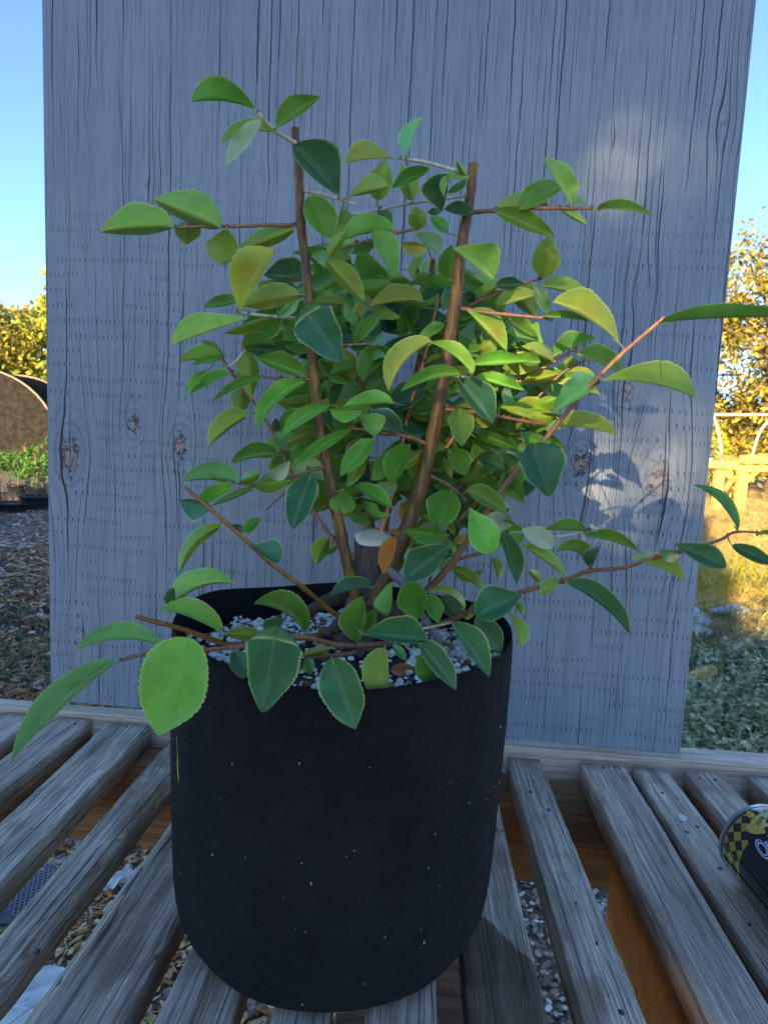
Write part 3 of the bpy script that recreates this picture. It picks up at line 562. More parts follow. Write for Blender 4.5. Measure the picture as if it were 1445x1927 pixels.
TW = [
 ('twig', [(411,662,.80),(436,701,.80),(477,757,.80),(516,817,.80),(538,867,.80),(555,900,.80),(582,946,.80),(605,985,.80),(635,1026,.795),(662,1066,.79),(685,1120,.785)], 2.6, 4, M_twig),
 ('twig', [(348,917,.68),(395,957,.68),(450,1005,.69),(510,1060,.71),(570,1105,.73),(630,1155,.76),(672,1175,.78)], 3.2, 5.0, M_ochre),
 ('twig', [(255,1160,.60),(300,1172,.61),(350,1186,.63),(390,1200,.65),(440,1214,.68),(520,1205,.71),(600,1196,.75),(660,1180,.78)], 4, 6.0, M_ochre),
 ('twig', [(228,1243,.48),(280,1230,.50),(395,1222,.57),(462,1215,.61),(521,1203,.64),(575,1199,.67),(629,1213,.70),(683,1214,.73),(755,1210,.76)], 3.4, 6, M_twig),
 ('twig', [(575,1237,.69),(640,1232,.71),(690,1222,.735),(735,1208,.76)], 3.0, 5, M_twig),
 ('twig', [(1250,597,.66),(1205,635,.665),(1165,670,.67),(1130,705,.675)], 3.2, 4.2, M_bright),
 ('twig', [(1130,705,.675),(1075,765,.69),(1010,845,.70),(960,900,.72),(920,955,.73),(870,1030,.75),(830,1085,.765),(780,1125,.78),(725,1150,.785)], 4.2, 6.5, M_twig),
 ('twig', [(1447,1004,.47),(1385,1001,.48),(1354,1016,.49),(1290,1036,.51),(1234,1049,.54),(1169,1069,.58),(1108,1074,.62),(1063,1092,.65),(981,1114,.69),(945,1135,.71),(897,1146,.735),(814,1180,.76),(750,1190,.78)], 2.2, 6.2, M_twig),
 ('twig', [(1108,999,.74),(1046,1009,.74),(991,1002,.745),(955,1003,.75)], 2.2, 2.8, M_pale),
 ('twig', [(955,1003,.75),(916,1036,.76),(853,1058,.77),(800,1110,.785),(740,1150,.79)], 2.8, 4, M_twig),
 ('twig', [(555,424,.745),(500,424,.735),(454,426,.725),(378,426,.71),(330,428,.70)], 3.6, 2.4, M_twig),
 ('twig', [(562,272,.745),(540,260,.735),(517,245,.72),(486,212,.70)], 4.4, 3.0, M_pale),
 ('twig', [(572,358,.745),(600,364,.74),(633,373,.73),(669,385,.72)], 3.6, 2.4, M_pale),
 ('twig', [(580,488,.745),(610,478,.75),(633,470,.75),(705,450,.755),(744,439,.76),(783,431,.76)], 3.4, 2.8, M_twig),
 ('twig', [(650,405,.80),(694,399,.80),(744,388,.80),(791,380,.80),(850,372,.78),(882,366,.755)], 2.4, 3, M_pale),
 ('twig', [(885,335,.75),(849,319,.745),(799,305,.735),(755,298,.725)], 3.8, 3, M_pale),
 ('twig', [(884,400,.75),(930,396,.73),(973,392,.72),(1027,392,.71),(1113,392,.69)], 4.2, 3, M_twig),
 ('twig', [(865,580,.75),(900,586,.745),(953,592,.74),(1015,598,.73),(1040,602,.725)], 4, 2.6, M_twig),
 ('twig', [(880,575,.80),(932,553,.81),(975,538,.81),(1030,520,.82)], 2.6, 2, M_twig),
 ('twig', [(583,598,.75),(545,598,.74),(521,596,.735),(480,592,.725),(450,588,.715)], 3.2, 2.8, M_pale),
 ('twig', [(590,714,.75),(560,714,.745),(521,712,.74),(470,706,.735)], 3.4, 2.2, M_twig),
 ('twig', [(614,878,.755),(580,887,.75),(549,898,.745),(480,913,.73),(440,906,.72)], 3.6, 2.4, M_twig),
 ('twig', [(803,836,.76),(780,825,.755),(744,817,.745),(700,810,.735),(659,806,.725)], 4, 2.8, M_twig),
 ('twig', [(838,770,.755),(870,773,.75),(920,780,.745),(1000,795,.76),(1040,800,.78)], 4, 2.4, M_twig),
 ('twig', [(806,893,.765),(830,905,.755),(850,917,.745),(877,942,.73)], 3.6, 2.6, M_twig),
 ('twig', [(690,700,.86),(660,706,.85),(610,712,.83),(560,722,.82)], 2.6, 2, M_twig),
 ('twig', [(590,650,.80),(647,649,.79),(703,646,.78)], 2, 2, M_pale),
 ('twig', [(1090,655,.80),(1070,664,.80),(1037,683,.81),(941,741,.83),(880,790,.84),(830,860,.84),(780,960,.83)], 2, 3.5, M_bright),
 ('twig', [(1105,677,.82),(1055,704,.82),(975,787,.835),(941,820,.84),(860,920,.84),(800,1000,.83),(730,1100,.81)], 2, 3.6, M_twig),
 ('twig', [(1140,785,.80),(1090,790,.80),(1035,815,.81),(960,880,.82),(880,960,.82),(800,1060,.81)], 2, 3.4, M_twig),
 ('twig', [(735,1190,.70),(800,1182,.72),(850,1170,.74)], 2.0, 2.6, M_pale),
 ('twig', [(585,890,.86),(540,925,.87),(500,960,.88)], 2, 1.6, M_twig),
 ('twig', [(652,560,.88),(610,540,.88),(560,525,.88),(520,520,.88)], 2.4, 1.6, M_twig),
 ('twig', [(808,600,.88),(770,575,.88),(720,560,.88)], 2.4, 1.6, M_twig),
 ('twig', [(785,700,.87),(840,660,.88),(900,620,.88),(960,560,.89)], 2.4, 1.6, M_twig),
 ('twig', [(840,700,.76),(865,708,.75),(885,712,.74)], 5, 3.5, M_pale),
 ('twig', [(430,690,.79),(448,676,.785),(462,655,.78)], 2.4, 2.2, M_pale),
]
for a_ in TW: stem(*a_, knob=.09)
# trunk with sawn top
def trunk():
    D = .80; pts = [(702, 1012), (700, 1050), (702, 1095), (695, 1140), (690, 1175), (680, 1215)]
    hw = [35, 35, 36, 42, 55, 80]; mb = MB(); n = 28; vs = []
    for k, ((px, py), hp) in enumerate(zip(smooth_path([(a, b, 0) for a, b in pts], 4), np.interp(np.linspace(0, 5, 21), range(6), hw)) if False else []): pass
    sp = smooth_path([(a, b, c) for (a, b), c in zip(pts, hw)], 5)
    for i, (px, py, hp) in enumerate(sp):
        c = P(px, py, D); r = hp * D / FPX
        for j in range(n):
            a = 2*math.pi*j/n; rr = r * (1 + .035*math.sin(5*a + i*.35) + .02*math.sin(11*a - i*.5) + (.09*math.sin(4*a+2) * max(0, i-12) / 8))
            tilt = .0 if i > 0 else 0
            vs.append(c + np.array([rr*math.cos(a), rr*math.sin(a), rr*math.sin(a)*.34*max(0, 1 - i/5) + (.004*math.sin(3*a) if i > 16 else 0)]))
    m = len(sp); fs = [(i*n+j, (i+1)*n+j, (i+1)*n+(j+1) % n, i*n+(j+1) % n) for i in range(m-1) for j in range(n)]
    mb.add(vs, fs, 0); mb.add([vs[j] for j in range(n)] + [np.mean(vs[:n], 0) + np.array([0, 0, -.003])], [], 0)
    mb.build('trunk', M_trunk, shrub)
    cut = MB(); top = np.array(vs[:n]); cc = top.mean(0); lip = cc + (top - cc) * .965 + np.array([0, 0, .002]); mid = cc + (top - cc) * .6 + np.array([0, 0, .0032])
    cut.add(list(lip) + list(mid) + [cc + np.array([0, 0, .0030])] + list(top - np.array([0, 0, .001])), [(j, (j+1) % n, n+(j+1) % n, n+j) for j in range(n)] + [(n+j, n+(j+1) % n, 2*n) for j in range(n)] + [(2*n+1+j, 2*n+1+(j+1) % n, (j+1) % n, j) for j in range(n)])
    cut.build('sawn_face', simple('pale_cut_wood', (.82, .68, .46), (.85, .76, .58), 260, .8), shrub)
trunk()
mb = MB(); tube(mb, [P(*q) for q in smooth_path([(716,1056,.765),(738,1078,.76),(762,1103,.765),(790,1150,.76),(815,1190,.75),(828,1215,.75)], 5)], .0052, .0035, 9, 0, .12)
mb.build('dead_branch', bark('grey_dead_wood', (.16, .15, .15), (.30, .29, .30), (.08, .06, .055), .85), shrub)
mb = MB()
for q in ([(690,1130,.80),(650,1165,.77),(612,1195,.745)], [(700,1150,.79),(690,1200,.745),(672,1236,.72)], [(730,1140,.79),(765,1175,.775),(780,1215,.76)], [(650,1120,.83),(600,1140,.81),(566,1165,.79)]):
    tube(mb, [P(*a) for a in smooth_path(q, 5)], .011, .004, 9, 0, .09)
mb.build('root', M_trunk, shrub)
# leaves --------------------------------------------------------------
def outline(v, sh):
    if sh == 'H': return (1 - v) ** .60 * min(1, (v / .09)) ** .35 * (.94 + .25 * math.sin(math.pi * v)) if v > 0 else 0
    if sh == 'O': return math.sin(math.pi * v ** 1.45) ** .66 if 0 < v < 1 else 0
    return (math.sin(math.pi * v ** .86) ** (.64 if v < .42 else .64 + .42 * (v - .42))) * 1.02 if 0 < v < 1 else 0
LB = MB(); PB = MB(); BB = MB(); OB = MB()
NV, NU = 36, 4
def near(px, py):
    best = (1e9, None)
    for A in PATHS:
        for i in range(len(A) - 1):
            a, b = A[i], A[i+1]; ab = b[:2] - a[:2]; t = np.clip(np.dot(np.array([px, py]) - a[:2], ab) / (ab @ ab + 1e-6), 0, 1)
            q = a + (b - a) * t; d = math.hypot(q[0] - px, q[1] - py)
            if d < best[0]: best = (d, q)
    return best
def leaf(bx_, by_, tx, ty, a, b, bend=0, kind='m', dep=None, seed=None, target=None, petiole=True):
    col = LC[kind[0]]; sh = kind[1] if len(kind) > 1 else 'N'
    r_ = random.Random(seed if seed is not None else int(bx_ * 7 + by_ * 13 + tx))
    dist, q = near(bx_, by_)
    d0 = dep if dep is not None else (q[2] - (.004 if dist < 45 else 0) if dist < 70 else .80)
    B = np.array([bx_, by_], float); Tt = np.array([tx, ty], float); D = Tt - B; L = np.linalg.norm(D); dv = D / L; n = np.array([dv[1], -dv[0]])
    Lt = .060 * FPX / d0 * r_.uniform(.85, 1.05); fd = 0
    if L < Lt * .9: fd = math.sqrt(Lt**2 - L**2) * .55
    sgn = -1 if (r_.random() < .6 or kind[0] in 'ulyY' and r_.random() < .3) else 1
    W = max(.30 * max(L, Lt * .9), abs(a) * 1.02, abs(b) * 1.02)
    W = max(min(W, max(abs(a), abs(b)) * 1.7 + 10), max(abs(a), abs(b)) * 1.22)
    es = 1 if kind[0] in 'uly' else -1     # free edges away from the viewer when the underside shows
    same = a * b < 0
    col = tuple(c * r_.uniform(.85, 1.18) for c in col)
    vs = []; uvs = []; curl = r_.uniform(-.12, .42); tws = r_.uniform(-.75, .75); wavy = r_.uniform(.08, .2); wf = r_.uniform(5, 11); wp = r_.uniform(0, 6)
    for i in range(NV + 1):
        v = i / NV; w_ = outline(v, sh); tooth = 1 if (i % 2 == 0) else .955 + .02 * math.sin(i * 1.7)
        m = B + D * v + n * bend * 4 * v * (1 - v)
        # local perpendicular following the bow of the midrib
        tv = D + n * bend * 4 * (1 - 2*v); tv /= np.linalg.norm(tv); nn = np.array([tv[1], -tv[0]])
        dm = fd * sgn * (v + .25 * math.sin(math.pi * v)) + (-.10 * L * math.sin(math.pi * v) * es * .3)
        for j in range(-NU, NU + 1):
            u = j / NU; au = abs(u); A_ = a if u > 0 else b
            pr = A_ * (1 if u > 0 else -1)
            zz = math.sqrt(max(0, W*W - A_*A_))
            s2 = es
            if same and ((u > 0 and abs(a) < abs(b)) or (u < 0 and abs(b) <= abs(a))): s2 = 1; zz = max(zz, W * .3)
            ww = w_ * (tooth if au == 1 else 1)
            cu = curl * W * au * au * w_ * es
            dep_off = (s2 * zz * .75 * au * ww) + cu + tws * u * (v - .3) * W * w_ * .7 + wavy * W * math.sin(v * wf + (1.7 if u > 0 else 0) + wp) * au * au * w_
            xy = m + nn * pr * au * ww * (1 + .05 * math.sin(v * wf * 1.3 + wp + u))
            if sh == 'H': xy = xy - dv * L * .21 * math.sin(math.pi * min(1, au * 1.0) ** .8) ** .8 * max(0, 1 - v * 2.2) ** 2
            dd = d0 + (dm + dep_off) * d0 / FPX
            vs.append(P(xy[0], xy[1], dd)); uvs.append((u, v))
    m = 2 * NU + 1; fs = []
    # winding so that the wider half shows its front to the camera
    k = NV // 2; jj = NU + 2 if abs(a) >= abs(b) else NU - 2
    p0, p1, p2 = vs[k*m+jj], vs[(k+1)*m+jj], vs[k*m+jj+1]
    nrm = np.cross(np.array(p1) - p0, np.array(p2) - p0); flip = np.dot(nrm, CAM - p0) > 0
    for i in range(NV):
        for j in range(m - 1):
            f = (i*m+j, i*m+j+1, (i+1)*m+j+1, (i+1)*m+j)
            fs.append(f[::-1] if flip else f)
    cc = []
    tip = (min(1, col[0]*1.3+.05), col[1]*.9, col[2]*.5)
    spot = kind[0] in 'yY' and r_.random() < .5
    for (u, v) in uvs:
        c = col
        if spot: t = max(0, 1 - math.hypot(u - .4, (v - .6) * 2) * 1.4); c = tuple(col[i] * (1 - t*.6) + (.32, .14, .02)[i] * t*.6 for i in range(3))
        cc.append(c + (1,))
    (target or LB).add(vs, fs, 0, uvs, cc)
    if petiole:
        p_in = P(*(list(B + D * .10) + [d0])); pb = P(B[0], B[1], d0)
        s_ = d0 / FPX
        if dist < 38:
            qq = P(*q); md = (pb + qq) / 2 + np.array([0, 0, -.001]); tube(PB, [p_in, pb, md, qq], 1.0 * s_, 1.8 * s_, 6)
            blob(BB, qq + np.array([0, 0, .001]), r_.uniform(2.4, 4.2) * s_, (1, 1, 1.2))
        else:
            e = P(*(list(B - dv * 20) + [d0 + .006])); tube(PB, [p_in, pb, e], 1.0 * s_, 1.6 * s_, 6)
TILES = {1: (150, 120, .34602), 2: (550, 200, .27682), 3: (850, 250, .41176), 4: (300, 560, .27682), 5: (620, 560, .27682), 11: (300, 860, .27682), 12: (620, 900, .27682),
         13: (950, 850, .34256), 14: (0, 1050, .31142), 15: (350, 1080, .44983), 20: (0, 0, 1), 21: (880, 820, .20761), 22: (850, 600, .20761), 23: (480, 740, .20761), 24: (380, 440, .20761)}
LEAVES = {
1: [(955,250,610,210,-10,130,-25,'mO',.70),(1060,375,765,435,-30,75,-30,'u',.715),(985,305,790,560,30,60,0,'p',.69),(1075,340,1310,180,90,20,0,'m',.71),
    (770,890,400,735,45,125,0,'l',.705),(510,885,110,915,40,125,-10,'y',.69),(590,880,580,985,75,75,0,'uH',.715),(800,890,765,1090,88,90,0,'uO',.71),(1165,900,850,1020,40,62,0,'y',.74),
    (870,1350,1060,1010,175,12,0,'YO',.70),(1195,1255,880,1320,50,75,-10,'y',.735),(870,1290,670,1325,15,50,0,'m',.73)],
4: [(600,140,80,325,-5,140,0,'lO',.70),(760,125,440,240,60,12,0,'u',.73),(810,130,950,10,30,42,0,'p',.73),(1010,115,1240,440,150,148,0,'dH',.715),(560,330,790,325,85,-5,8,'m'),
    (430,410,125,435,-10,90,0,'g'),(430,420,220,460,5,45,0,'g'),(425,400,290,290,30,40,0,'u'),(320,500,175,645,20,42,0,'g'),(490,515,205,660,0,78,0,'m',.78),
    (630,690,600,360,88,62,0,'uO',.79),(990,535,655,410,30,98,0,'m',.742),(700,545,362,710,22,38,-30,'g'),(990,575,665,905,20,90,-55,'g',.74),(570,620,540,785,60,70,0,'u',.83),
    (615,795,335,1015,15,105,-20,'u',.79),(810,1070,485,1130,12,88,-20,'m',.79),(545,1255,155,1250,-40,122,-12,'b',.70),(500,1285,235,1420,25,68,0,'g',.69),(560,1250,690,1190,40,42,0,'u'),
    (650,1290,350,1420,15,32,0,'u'),(640,1270,900,1240,22,65,0,'u'),(720,1260,890,1110,30,60,0,'p'),(690,1235,885,1215,40,25,0,'b',.725),(1300,900,905,1155,26,48,-10,'g',.715),
    (1150,740,830,950,30,62,-30,'g',.73),(1060,900,860,990,45,50,0,'u',.77),(1060,950,910,1060,20,25,0,'m',.77),(1040,700,845,725,35,30,0,'u',.80),(1060,940,1030,1100,50,60,0,'u',.80),
    (800,910,790,820,30,30,0,'d',.80),(1160,760,1385,770,15,75,0,'g',.725),(1130,770,1280,900,85,65,0,'d',.76),(1305,570,1240,335,60,70,0,'u',.80),(1290,570,1090,420,60,20,0,'m',.80),(1250,570,1170,740,20,60,0,'d',.82),
    (455,1255,330,1190,20,30,0,'y',.72)],
2: [(320,610,10,265,60,200,0,'dO',.70),(680,350,362,385,0,132,-5,'yO',.715),(780,330,885,70,98,-12,0,'b',.715),(575,640,640,365,82,70,0,'l',.735),(385,615,655,545,108,15,0,'lO',.72),
    (935,430,675,560,18,72,0,'m',.72),(810,640,740,385,50,72,0,'l',.79),(1060,460,1020,715,10,152,0,'d',.72),(1190,500,1035,620,0,62,-60,'l',.735),(1180,480,1110,365,22,26,0,'l',.74),
    (1175,500,1050,590,40,15,0,'m',.77),(1225,720,1030,700,25,65,0,'d',.73),(110,615,275,905,110,85,0,'m',.735),(340,690,290,890,100,12,0,'u',.76),(690,850,305,930,-12,132,-20,'g',.745),
    (600,690,650,860,60,42,0,'m',.82),(870,840,830,680,60,62,0,'l',.79),(1055,860,935,750,30,52,0,'g',.80),(1010,715,920,725,20,30,0,'d',.78),(565,895,695,1165,135,28,0,'gH',.735),
    (825,865,995,1005,105,12,0,'bO',.74),(920,960,740,930,72,22,0,'Y',.80),(825,1180,880,980,52,22,0,'l',.84),(1055,1175,1080,940,72,52,0,'m',.78),(1095,965,1365,1180,185,15,0,'gO',.725),
    (235,1050,490,1330,92,42,0,'y',.735),(560,910,400,1000,52,30,0,'m',.78),(250,1040,130,1020,22,52,0,'b',.735),(250,1030,370,840,52,32,0,'l',.73),(235,970,0,1000,32,30,0,'g',.80),
    (130,1080,200,1160,50,22,0,'m',.78),(260,930,150,940,62,0,0,'b',.80),(800,1195,590,1290,15,62,0,'m',.85),(810,1200,1005,1250,56,-5,0,'m',.85),(890,1320,525,1360,2,115,-10,'y',.78),
    (355,1350,130,1350,-12,95,0,'y',.80),(520,1330,520,1170,52,52,0,'m',.86),(860,1340,780,1440,30,50,0,'d',.86),(1100,1260,1020,1390,62,62,0,'dH',.80),(1180,1260,1230,1350,42,42,0,'d',.80),(880,1130,905,1050,30,10,0,'p',.85)],
3: [(545,325,410,110,5,82,0,'g'),(310,350,525,235,78,20,0,'m',.715),(440,330,185,345,-6,62,0,'l',.73),(200,360,470,475,62,26,0,'m',.725),(530,332,615,325,36,0,0,'l',.72),
    (490,345,620,425,32,10,0,'l',.71),(660,350,922,383,46,0,12,'m',.69),(415,665,440,470,56,62,0,'u',.80),(410,700,625,745,62,5,0,'y'),(765,960,460,775,-15,112,-20,'yO',.68),
    (415,840,632,865,32,0,5,'g'),(75,815,250,1000,82,15,0,'y',.74),(255,845,395,950,42,26,0,'m',.76),(205,800,395,740,66,0,0,'y',.78),(435,820,370,690,20,36,0,'b',.76),
    (200,700,330,690,36,18,0,'d',.80),(460,1045,318,975,10,52,0,'l',.80),(465,1020,660,940,72,0,0,'m',.79),(90,1060,350,1042,52,8,0,'g',.745),(575,1010,785,1100,80,5,0,'m',.78),
    (580,1050,505,1050,32,25,0,'y',.82),(540,1090,665,1130,36,0,0,'l',.80),(490,1145,680,1200,46,5,0,'l',.80),(690,1130,1110,1212,108,0,25,'yO',.665),(950,868,1620,850,62,-2,14,'m',.50),
    (950,868,1640,830,30,-10,30,'b',.515),(645,1160,470,1270,15,95,0,'bH',.685),(330,1140,495,1100,32,20,0,'u',.80),(30,1130,190,1330,92,32,0,'d',.73),(110,1115,335,1180,42,5,0,'g',.745),
    (215,1260,370,1310,52,15,0,'y',.79),(310,1240,460,1270,42,5,0,'y',.80),(105,780,205,695,40,30,0,'u',.83),(60,790,20,690,30,40,0,'d',.82)],
5: [(435,715,95,745,-5,92,0,'g',.73),(300,965,70,1215,48,75,0,'g',.73),(230,1080,110,1290,52,32,0,'y',.80),(290,300,190,20,92,62,0,'y',.78),(165,310,370,95,40,45,20,'g',.76),
    (700,300,405,640,-12,125,-50,'y',.70),(970,520,680,305,5,80,-30,'g',.69),(890,520,485,640,15,70,-35,'g',.715),(780,400,650,455,0,40,0,'y',.80),(880,790,900,1010,98,78,0,'mH',.735),
    (920,810,1080,880,30,32,0,'y',.77),(850,740,1040,760,42,0,0,'u',.77),(590,260,280,450,20,62,0,'d',.83),(490,340,335,420,20,32,0,'p',.85),(650,265,535,140,52,12,0,'m',.86),
    (205,800,320,935,115,32,0,'gO',.72),(480,935,260,770,20,95,0,'d',.75),(545,1000,420,1280,32,112,0,'m',.74),(650,1030,470,1170,40,30,0,'y',.77),(180,1280,430,1430,72,22,0,'m',.76),
    (400,1250,310,1290,25,25,0,'Y',.84),(570,1380,600,1150,52,22,0,'y',.85),(840,730,660,690,0,32,0,'y',.86),(560,770,640,920,85,42,0,'d',.86),(810,1040,930,1215,92,42,0,'m',.76),
    (780,1090,825,1230,30,22,0,'y',.78),(1120,940,1180,830,30,40,0,'y',.85),(760,520,640,470,20,40,0,'y',.86)],
11: [(1035,115,905,495,75,112,0,'d',.70),(1250,220,1245,388,82,86,0,'gO',.735),(430,465,140,790,38,58,-62,'u',.685),(85,1020,520,862,115,12,70,'l',.63),(420,1190,5,1030,12,112,-30,'g',.62),
     (80,1020,100,885,52,22,0,'d',.65),(350,335,140,290,112,22,0,'d',.685),(590,520,685,415,52,22,0,'m'),(585,515,490,460,10,32,0,'d'),(635,600,815,720,118,22,0,'dO'),
     (1150,550,1070,735,32,82,0,'u',.83),(1210,600,1140,665,20,32,0,'l',.83),(1150,320,1000,390,12,52,0,'u',.83),(1150,310,1060,120,82,62,0,'u',.83),(1440,445,1260,350,52,30,0,'m',.80),
     (990,1190,640,1000,12,125,-60,'m',.70),(690,1210,440,1200,42,52,0,'u',.67),(760,1240,850,1100,100,12,0,'d',.66),(1180,600,1250,500,30,20,0,'m',.84)],
12: [(830,85,740,345,88,125,0,'m',.72),(930,80,1205,245,86,32,10,'m',.715),(950,200,1105,515,108,92,0,'gO',.70),(815,385,500,350,72,30,0,'m',.735),(825,450,520,690,78,130,0,'dO',.705),
     (1165,370,1270,720,98,16,0,'d',.74),(1110,540,1150,690,52,12,0,'y',.80),(830,620,1055,780,52,10,20,'y',.77),(1310,790,1000,940,78,150,0,'dO',.66),(915,895,660,770,-10,48,-50,'y',.71),
     (760,800,880,970,82,42,0,'d',.78),(290,740,0,810,5,82,-20,'d',.73),(400,905,425,705,98,16,0,'gH',.70),(190,1110,230,800,132,32,0,'m',.71),(200,1060,320,880,30,52,0,'m',.73),
     (560,700,600,965,78,112,0,'m',.72),(660,790,740,985,72,42,0,'m',.74),(220,1060,660,1110,155,30,0,'dO',.60),(830,985,1085,1355,125,24,0,'d',.62),(1000,930,1170,1190,82,62,0,'d',.70),
     (600,1100,860,1442,98,42,0,'d',.60),(610,1200,770,1450,22,82,0,'m',.63),(850,385,800,265,20,22,0,'Y',.80),(540,150,520,320,10,62,0,'Y',.82),(1060,780,1010,840,20,30,0,'m',.78),
     (430,1140,520,1240,40,20,0,'b',.70),(700,330,620,250,20,50,0,'y',.84)],
13: [(270,520,90,425,42,62,0,'p',.73),(450,435,215,430,-6,62,0,'m',.735),(465,640,275,555,-12,72,-50,'m',.625),(475,640,525,520,72,-15,0,'d',.63),(440,460,740,550,52,5,15,'m',.725),
     (100,520,340,695,52,5,10,'u',.73),(190,715,125,645,16,30,0,'u',.67),(310,700,190,790,20,52,0,'u',.655),(340,720,685,1008,78,15,40,'d',.60),(820,570,690,590,10,30,0,'p',.54),
     (760,610,985,710,85,0,10,'u',.55),(960,560,845,540,52,10,0,'m',.52),(930,505,1215,635,72,42,0,'dO',.49),(1245,515,1490,625,42,32,0,'d',.46),(1275,430,1030,182,6,52,-40,'b',.475),
     (1380,460,1500,440,22,0,0,'g',.46),(20,880,90,1075,72,0,0,'uO',.70),(60,830,100,900,30,12,0,'u',.72),(530,425,470,440,0,14,8,'p',.735)],
14: [(1150,480,960,1075,182,215,0,'g',.47),(700,625,65,1240,15,128,-35,'b',.44),(980,530,450,560,-12,100,-50,'b',.50)],
15: [(832,308,838,548,26,80,-14,'l',.605),(610,350,710,650,78,88,0,'d',.56),(370,275,320,580,128,108,0,'dH',.565),(200,325,240,440,62,32,0,'d',.60),(605,310,480,345,20,20,0,'y',.66),
     (510,350,520,425,22,22,0,'m',.68),(1170,190,1230,90,10,20,0,'u',.72)],
21: [(600,150,735,555,262,160,0,'dH',.685),(340,300,515,555,52,12,0,'m',.80),(275,470,10,420,32,62,0,'m',.79),(100,200,330,300,112,42,0,'d',.80),(70,10,290,115,42,42,0,'m',.80),
     (290,0,445,115,42,12,0,'m',.81),(690,90,390,20,0,42,0,'u',.82),(310,430,120,270,0,55,-40,'l',.80),(120,440,250,520,12,30,0,'u',.83)],
22: [(430,800,740,910,92,32,0,'m',.79),(590,765,900,840,85,0,0,'y',.80),(510,900,430,1045,22,62,0,'y',.83),(530,1070,640,930,42,42,0,'u',.83),(680,820,795,980,52,12,0,'m',.81),
     (640,920,1030,1185,52,22,0,'m',.80),(240,1040,590,1170,52,42,0,'m',.78),(540,1070,780,1130,42,30,0,'u',.82),(955,985,1500,1060,150,-10,30,'u',.72)],
}
for tl, LS in LEAVES.items():
    ox, oy, sc = TILES[tl]
    for q in LS:
        q = list(q) + [None] * (9 - len(q)); bx_, by_, tx, ty, a, b, bend, kind, dep = q
        leaf(ox + bx_*sc, oy + by_*sc, ox + tx*sc, oy + ty*sc, a*sc*1.09, b*sc*1.09, bend*sc, kind, dep)
# the denser heart of the plant, behind the leaves above
fr = random.Random(5)
def inpoly(x, y, poly):
    c = False
    for i in range(len(poly)):
        x1, y1 = poly[i]; x2, y2 = poly[i-1]
        if (y1 > y) != (y2 > y) and x < (x2-x1)*(y-y1)/(y2-y1+1e-9)+x1: c = not c
    return c
poly = [(470,560),(560,500),(640,470),(800,500),(960,540),(1040,640),(1060,760),(1020,860),(960,960),(880,1040),(800,1010),(690,960),(560,950),(520,860),(540,760),(480,680)]
gaps = [(770,700,42), (545,700,38), (600,560,20), (700,720,24), (545,1000,60), (600,820,22), (760,470,20), (1000,950,40), (960,600,30)]
k = 0
while k < 215:
    x = fr.uniform(450, 1070); y = fr.uniform(460, 1050)
    if not inpoly(x, y, poly) or any(math.hypot(x-a, y-b) < r for a, b, r in gaps): continue
    if abs(x - 770) < 40 and fr.random() < .3: continue
    k += 1; side = 1 if x > 740 else -1
    if fr.random() < .25: side = -side
    an = fr.uniform(-.9, .9); L = fr.uniform(66, 104); dx = side * math.cos(an) * L; dy = math.sin(an) * L * .9 + fr.uniform(0, 22)
    if fr.random() < .5: a, b = fr.uniform(22, 42), fr.uniform(6, 26)
    else: a, b = fr.uniform(2, 18), fr.uniform(22, 40)
    if side < 0: a, b = b, a
    leaf(x - dx*.4, y - dy*.4, x + dx*.6, y + dy*.6, a, b, fr.uniform(-12, 12), fr.choice(['m','m','d','u','u','g','m','l','m','d','b','u','g','y']), fr.uniform(.83, .98), seed=k, petiole=True)
LB.add(PB.v, PB.f, 1, [(0, 0)] * len(PB.v), (1, 1, 1, 1)); LB.add(BB.v, BB.f, 2, [(0, 0)] * len(BB.v), (1, 1, 1, 1))
k = 0; fr = random.Random(12)
poly2 = [(540,560),(640,500),(800,520),(960,560),(1030,660),(1040,780),(1000,880),(950,1000),(900,1080),(800,1060),(720,980),(640,960),(560,930),(520,860),(560,760),(500,680)]
while k < 95:
    x = fr.uniform(490, 1050); y = fr.uniform(500, 1090)
    if not inpoly(x, y, poly2) or any(math.hypot(x-a, y-b) < r + 8 for a, b, r in gaps): continue
    if min(abs(x - np.interp(y, [243, 620, 830, 1085], [555, 585, 607, 660])), abs(x - np.interp(y, [310, 560, 820, 1070], [891, 858, 815, 735]))) < 34: continue
    if 650 < x < 760 and y > 960: continue
    k += 1; side = 1 if fr.random() < .5 + (x - 740) / 700 else -1
    an = fr.uniform(-1.2, 1.2); L = fr.uniform(42, 74); dx = side * math.cos(an) * L; dy = math.sin(an) * L * .8 + fr.uniform(0, 26)
    a, b = fr.uniform(4, 24), fr.uniform(14, 32)
    if fr.random() < .5: a, b = b, a
    if fr.random() < .25: a = -a * .4
    leaf(x - dx*.4, y - dy*.4, x + dx*.6, y + dy*.6, a, b, fr.uniform(-16, 16), fr.choice(['m','g','g','d','l','m','b','gH','mO','l','g','u','p']), fr.uniform(.775, .84), seed=900 + k)
fol = LB.build('foliage', [M_leaf, M_pet, M_bud], shrub)
for q, kk in (((452,400,372,655,24,86,-6,'o',.715), 1), ((490,375,405,350,20,22,0,'n',.76), 2), ((850,440,912,400,30,25,0,'n',.735), 3), ((700,650,672,720,8,12,0,'o',.74), 4)):
    ox, oy, sc = TILES[12]; ob_ = MB(); leaf(ox+q[0]*sc, oy+q[1]*sc, ox+q[2]*sc, oy+q[3]*sc, q[4]*sc, q[5]*sc, 0, q[7], q[8], target=ob_)
    o = ob_.build('withered_leaf', M_leaf, shrub)
    if kk == 1: o['label'] = 'orange withered leaf hanging beside the sawn stump'
PB = MB()
ob_ = MB(); p = onz(758, 1262, SOILZ + .004)
